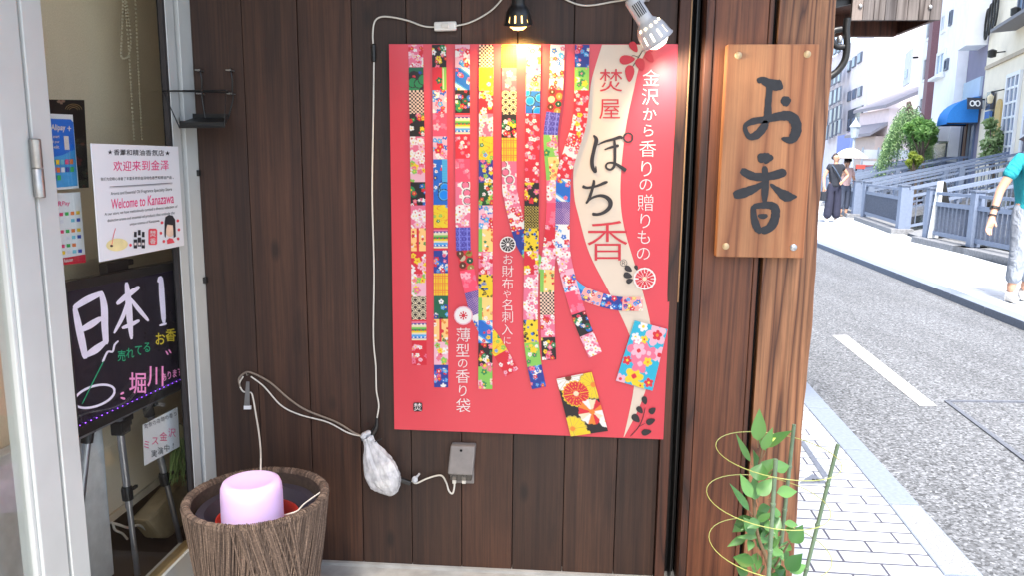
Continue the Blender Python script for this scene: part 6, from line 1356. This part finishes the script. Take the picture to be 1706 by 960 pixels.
def person(label, pos, ht, face, pose, cloth, group=None, fingers=True, female=False):
    """pose in body units (height 1.75 m, facing -Y, +X is the viewer's right); face = turn about Z"""
    t = thing('person', label, 'person', tuple(pos)); k = ht / 1.75; ca, sa = math.cos(face), math.sin(face)
    T = lambda c: np.array([pos[0] + k * (c[0] * ca - c[1] * sa), pos[1] + k * (c[0] * sa + c[1] * ca), pos[2] + k * c[2]])
    s = Sk(); P = lambda c, r, par=None: s.p(T(c), r * k, par); hw = .88 if female else 1.0
    pel = P((0, 0, .95), .115); ws_ = P((0, 0, 1.10), .105 * hw, pel); ch = P((0, 0, 1.30), .125 * hw, ws_); nb = P((0, .01, 1.45), .07, ch); nk = P((0, .005, 1.515), .052, nb); hd = P((0, -.012, 1.60), .082, nk); cr = P((0, -.005, 1.675), .078, hd)
    tw = pose.get('head', 0); hx, hy_ = math.sin(tw), -math.cos(tw); P((hx * .105, -.012 + hy_ * .105, 1.60), .014, hd)
    for sg_ in (-1, 1): P((sg_ * .088 * math.cos(tw), -.005 + sg_ * .088 * math.sin(tw), 1.605), .016, hd)
    for sd_, a in (('L', -1), ('R', 1)):
        sh = P((a * .165 * hw, .01, 1.41), .058, ch); el = P(pose['elbow' + sd_], .042, sh); wr = P(pose['wrist' + sd_], .029, el); w3, e3 = np.array(pose['wrist' + sd_]), np.array(pose['elbow' + sd_]); d = (w3 - e3) / np.linalg.norm(w3 - e3)
        pm = P(w3 + d * .06, (.036), wr)
        if fingers:
            sx_ = np.cross(d, (0, 1, 0)); sx_ /= np.linalg.norm(sx_)
            for q, ln in zip((-.024, -.008, .008, .024), (.062, .075, .078, .066)):
                kn = P(w3 + d * .095 + sx_ * q, .0095, pm); f1 = P(w3 + d * (.095 + ln * .55) + sx_ * q * 1.15 + np.array([0, -.008, 0]), .0085, kn); P(w3 + d * (.095 + ln) + sx_ * q * 1.1 + np.array([0, -.024, 0]), .0075, f1)
            th = P(w3 + d * .045 + np.array([-a * .03, -.028, 0]), .011, pm); P(w3 + d * .085 + np.array([-a * .034, -.05, 0]), .009, th)
        hp = P((a * .085, 0, .90), .088, pel); kn = P(pose['knee' + sd_], .060, hp); an = P(pose['ankle' + sd_], .040, kn)
    skin('body', s.v, s.e, s.r, cloth.get('skin', m_skin), t, 0, 2)
    # shirt
    s = Sk(); P = lambda c, r, par=None: s.p(T(c), r * k, par); hem = cloth.get('hem', .90)
    a0 = P((0, 0, 1.12), (.150 * hw), None); P((0, 0, hem), cloth.get('hem_r', .160), a0); c1 = P((0, 0, 1.30), .155 * hw, a0); c2 = P((0, .01, 1.43), .095, c1); P((0, .012, 1.475), .066, c2)
    for sd_, a in (('L', -1), ('R', 1)):
        sh = P((a * .170 * hw, .01, 1.405), .078, c1); e3 = np.array(pose['elbow' + sd_]); s3 = np.array((a * .17 * hw, .01, 1.405)); P(s3 + (e3 - s3) * cloth.get('sleeve', .62), .072, sh)
    skin('shirt', s.v, s.e, s.r, cloth['shirt'], t, 0, 2)
    s = Sk(); P = lambda c, r, par=None: s.p(T(c), r * k, par); pe = P((0, 0, .93), .128); P((0, 0, 1.06), .120, pe); fl = cloth.get('flare', .07)
    for sd_, a in (('L', -1), ('R', 1)):
        hp = P((a * .085, 0, .84), .108, pe); kn = P(pose['knee' + sd_], .5 * (.098 + fl), hp); a3 = np.array(pose['ankle' + sd_]); k3 = np.array(pose['knee' + sd_]); P(k3 + (a3 - k3) * cloth.get('leglen', .85), fl, kn)
    skin('trousers', s.v, s.e, s.r, cloth['trousers'], t, 0, 2)
    for sd_, a in (('L', -1), ('R', 1)):
        an = np.array(pose['ankle' + sd_]); dr_ = np.array(pose.get('toe' + sd_, (0, -1, 0)), float); dr_ /= np.linalg.norm(dr_); s = Sk(); P = lambda c, r, par=None: s.p(T(c), r * k, par); b0 = an * [1, 1, 0] + [0, 0, an[2] - .045]
        h0 = P(b0 - dr_ * .045, .042); m0_ = P(b0 + dr_ * .06 - [0, 0, .004], .046, h0); P(b0 + dr_ * .15 - [0, 0, .012], .036, m0_); P(b0 + [0, 0, .05], .046, h0); sh_ = skin('shoe', s.v, s.e, s.r, cloth['shoe'], t, 0, 2)
    # hair: cap over skull and nape
    s = Sk(); P = lambda c, r, par=None: s.p(T(c), r * k, par); hs_ = cloth.get('hair', 1.0); h0 = P((-hx * .02, .018, 1.675), .125 * hs_); P((-hx * .045, .045, 1.575), .10 * hs_, h0); P((hx * .035, -.005 + hy_ * .035, 1.70 + .015 * hs_), .098 * hs_, h0)
    if cloth.get('bun'): P((-hx * .10, .085, 1.60), .045, h0)
    skin('hair', s.v, s.e, s.r, m_hair, t, 0, 2)
    for q in (-.032, .032):
        c0 = T((hx * .088 + q * math.cos(tw), -.012 + hy_ * .088 + q * math.sin(tw), 1.628)); mb = MB(); mb.ball(tuple(c0), .009 * k, 8, 6); mb.build('eye', m_hair, t, smooth=True)
    return t, T
def cloth(name, c):
    t = NT(name); v = t.coord((1, 1, .55)); n = t.noise(v, 7, 4, .55, 1.2); n2 = t.noise(v, 40, 3)
    t.base(t.ramp(n2, [(.3, tuple(x * .92 for x in c[:3]) + (1,)), (.7, c)])); t.set(Roughness=.9); t.bump(n, .9, .05); MATS[name] = t.m; return t.m
m_teal = cloth('teal_cotton', S(38, 160, 172)); m_ltr = cloth('pale_grey_cotton', S(150, 158, 170)); m_blk = plain('faded_black_cotton', S(40, 44, 54), .85, var=.15, scale=14, bump=.2); m_navy = plain('navy_trousers', S(44, 46, 66), .85, var=.15, scale=12, bump=.2)
m_shoe = plain('white_canvas_shoe', S(222, 218, 212), .7)
mp_ = onZ(1708, 502); 
man, TM = person('man in teal t-shirt and rolled pale grey trousers walking at the right edge', (mp_[0] - .05, mp_[1], 0), 1.74, .12,
    dict(elbowL=(-.32, .03, 1.10), wristL=(-.42, -.04, .83), elbowR=(.25, .05, 1.13), wristR=(.28, .0, .90), kneeL=(-.115, -.06, .50), ankleL=(-.15, -.05, .095), kneeR=(.07, -.06, .50), ankleR=(.06, .05, .10), toeL=(-.25, -1, 0), toeR=(-.5, -.8, 0)),
    dict(shirt=m_teal, trousers=m_ltr, shoe=m_shoe, hem=.72, hem_r=.18, flare=.072, leglen=.80, sleeve=.66, hair=.85))
w0 = np.array([-.42, -.04, .83]); e0 = np.array([-.32, .03, 1.10]); dd = (w0 - e0) / np.linalg.norm(w0 - e0)
mb = MB(); c0 = TM(w0 - dd * .03); ax_ = TM(w0) - TM(e0); mb.lathe([(.033, -.006), (.038, -.006), (.038, .006), (.033, .006)], tuple(c0), tuple(ax_), 14); tag(mb.build('wristband', m_blk, man), 'dark bead wristband')
mb = MB(); mb.lathe([(.038, -.012), (.044, -.012), (.044, .012), (.038, .012)], tuple(TM(w0 - dd * .11)), tuple(ax_), 14); mb.build('watch', m_black, man)
wp = onZ(1385, 370)
wom, TW = person('woman in black top and wide navy trousers with a cross body strap beside the post', (wp[0], wp[1], 0), 1.66, -.05,
    dict(elbowL=(-.26, .02, 1.12), wristL=(-.26, -.06, .88), elbowR=(.33, .06, 1.17), wristR=(.17, -.10, 1.04), kneeL=(-.10, -.04, .50), ankleL=(-.13, -.04, .085), kneeR=(.10, -.0, .50), ankleR=(.10, .0, .085), head=.5, toeL=(-.2, -1, 0), toeR=(.3, -1, 0)),
    dict(shirt=m_blk, trousers=m_navy, shoe=m_shoe, hem=.85, hem_r=.165, flare=.115, leglen=1.02, sleeve=.45, bun=True), female=True)
mb = MB(); mb.tube(catmull([TW(c) for c in ((-.12, -.03, 1.44), (-.07, -.15, 1.36), (.02, -.165, 1.22), (.12, -.14, 1.06), (.15, -.04, .98))], 6), .012, 6); mb.build('bag_strap', plain('slate_strap', S(74, 90, 112), .7), wom, smooth=True)
hb = thing('handbag', 'small black handbag hanging at the woman in black', 'handbag', tuple(TW((-.27, -.06, .58)))); mb = MB(); c0 = TW((-.27, -.05, .66)); mb.obox(c0, (.06, 0, 0), (0, .10, 0), (0, 0, .11)); mb.build('bag_body', m_blk, hb, bevel=.02); mb = MB(); mb.tube(catmull([c0 + np.array([0, -.07, .10]), c0 + np.array([0, -.03, .22]), c0 + np.array([0, .03, .22]), c0 + np.array([0, .07, .10])], 5), .007, 6); mb.build('bag_handle', m_blk, hb, smooth=True)
w2 = onZ(1411, 362)
w2[1] += .3
wo2, T2 = person('person in pale pink top holding the white parasol behind the woman in black', (w2[0], w2[1], 0), 1.56, .1,
    dict(elbowL=(-.26, -.10, 1.16), wristL=(-.20, -.28, 1.30), elbowR=(.26, .02, 1.12), wristR=(.24, -.06, .88), kneeL=(-.09, -.04, .50), ankleL=(-.11, -.04, .085), kneeR=(.09, .0, .50), ankleR=(.09, .02, .085), head=-.2),
    dict(shirt=plain('pale_pink_cotton', S(226, 188, 184), .85, var=.05), trousers=plain('slate_trousers', S(70, 78, 96), .85), shoe=plain('brown_shoe', S(120, 104, 92), .7), hem=.90, flare=.07, leglen=.7, sleeve=.7, hair=.82), female=True, fingers=False)
um = thing('parasol', 'open white parasol with dark lining held above the people', 'parasol', tuple(T2((-.18, -.32, 1.2)))); uc = T2((-.02, -.18, 1.52)); zt_ = float(onY(1408, 246, uc[1])[2]); zr_ = float(onY(1408, 263, uc[1])[2]); ru = .46
def canopy(mb, dz):
    vs = [(uc[0], uc[1], zt_ - dz)]; n = 32; rows = 5
    for i in range(1, rows + 1):
        for k in range(n):
            a = 2 * PI * k / n; sc_ = 1 - .05 * (1 - abs(math.cos(a * 4))) ; r = ru * i / rows * (sc_ if i > 2 else 1); z = zr_ + (zt_ - zr_) * math.cos(i / rows * PI / 2) ** 1.0 - dz; vs.append((uc[0] + r * math.cos(a), uc[1] + r * math.sin(a), z))
    fs_ = [(0, 1 + k, 1 + (k + 1) % n) for k in range(n)] + [(1 + i * n + k, 1 + (i + 1) * n + k, 1 + (i + 1) * n + (k + 1) % n, 1 + i * n + (k + 1) % n) for i in range(rows - 1) for k in range(n)]; mb.add(vs, fs_)
mb = MB(); canopy(mb, 0); mb.build('canopy', plain('parasol_white', S(232, 226, 214), .8), um, smooth=True); mb = MB(); canopy(mb, .012); mb.build('lining', plain('parasol_dark_lining', S(70, 72, 96), .8), um, smooth=True)
hnd = T2((-.20, -.34, 1.36)); mb = MB(); mb.tube([tuple(hnd - np.array([0, 0, .25])), tuple(hnd), (uc[0], uc[1], zt_ - .02)], .008, 8); mb.build('shaft', m_black, um, smooth=True)
# A-frame board standing on the bridge approach
af = thing('a_frame_board', 'white and black A frame board standing by the footbridge rail', 'A frame board', tuple(onY(1570, 396, 13.5))); YA = 13.5
mb = MB(); mb.prism([tuple(onY(x, y, YA)) for x, y in ((1563.5, 302), (1572, 301.5), (1563, 396), (1546, 396))], (0, .03, 0)); mb.build('white_board', plain('white_board_face', S(226, 230, 230), .5), af)
mb = MB(); mb.prism([tuple(onY(x, y, YA + .002)) for x, y in ((1572.3, 302), (1576, 303), (1592, 396), (1564, 396))], (0, .03, 0)); mb.build('black_board', m_black, af)
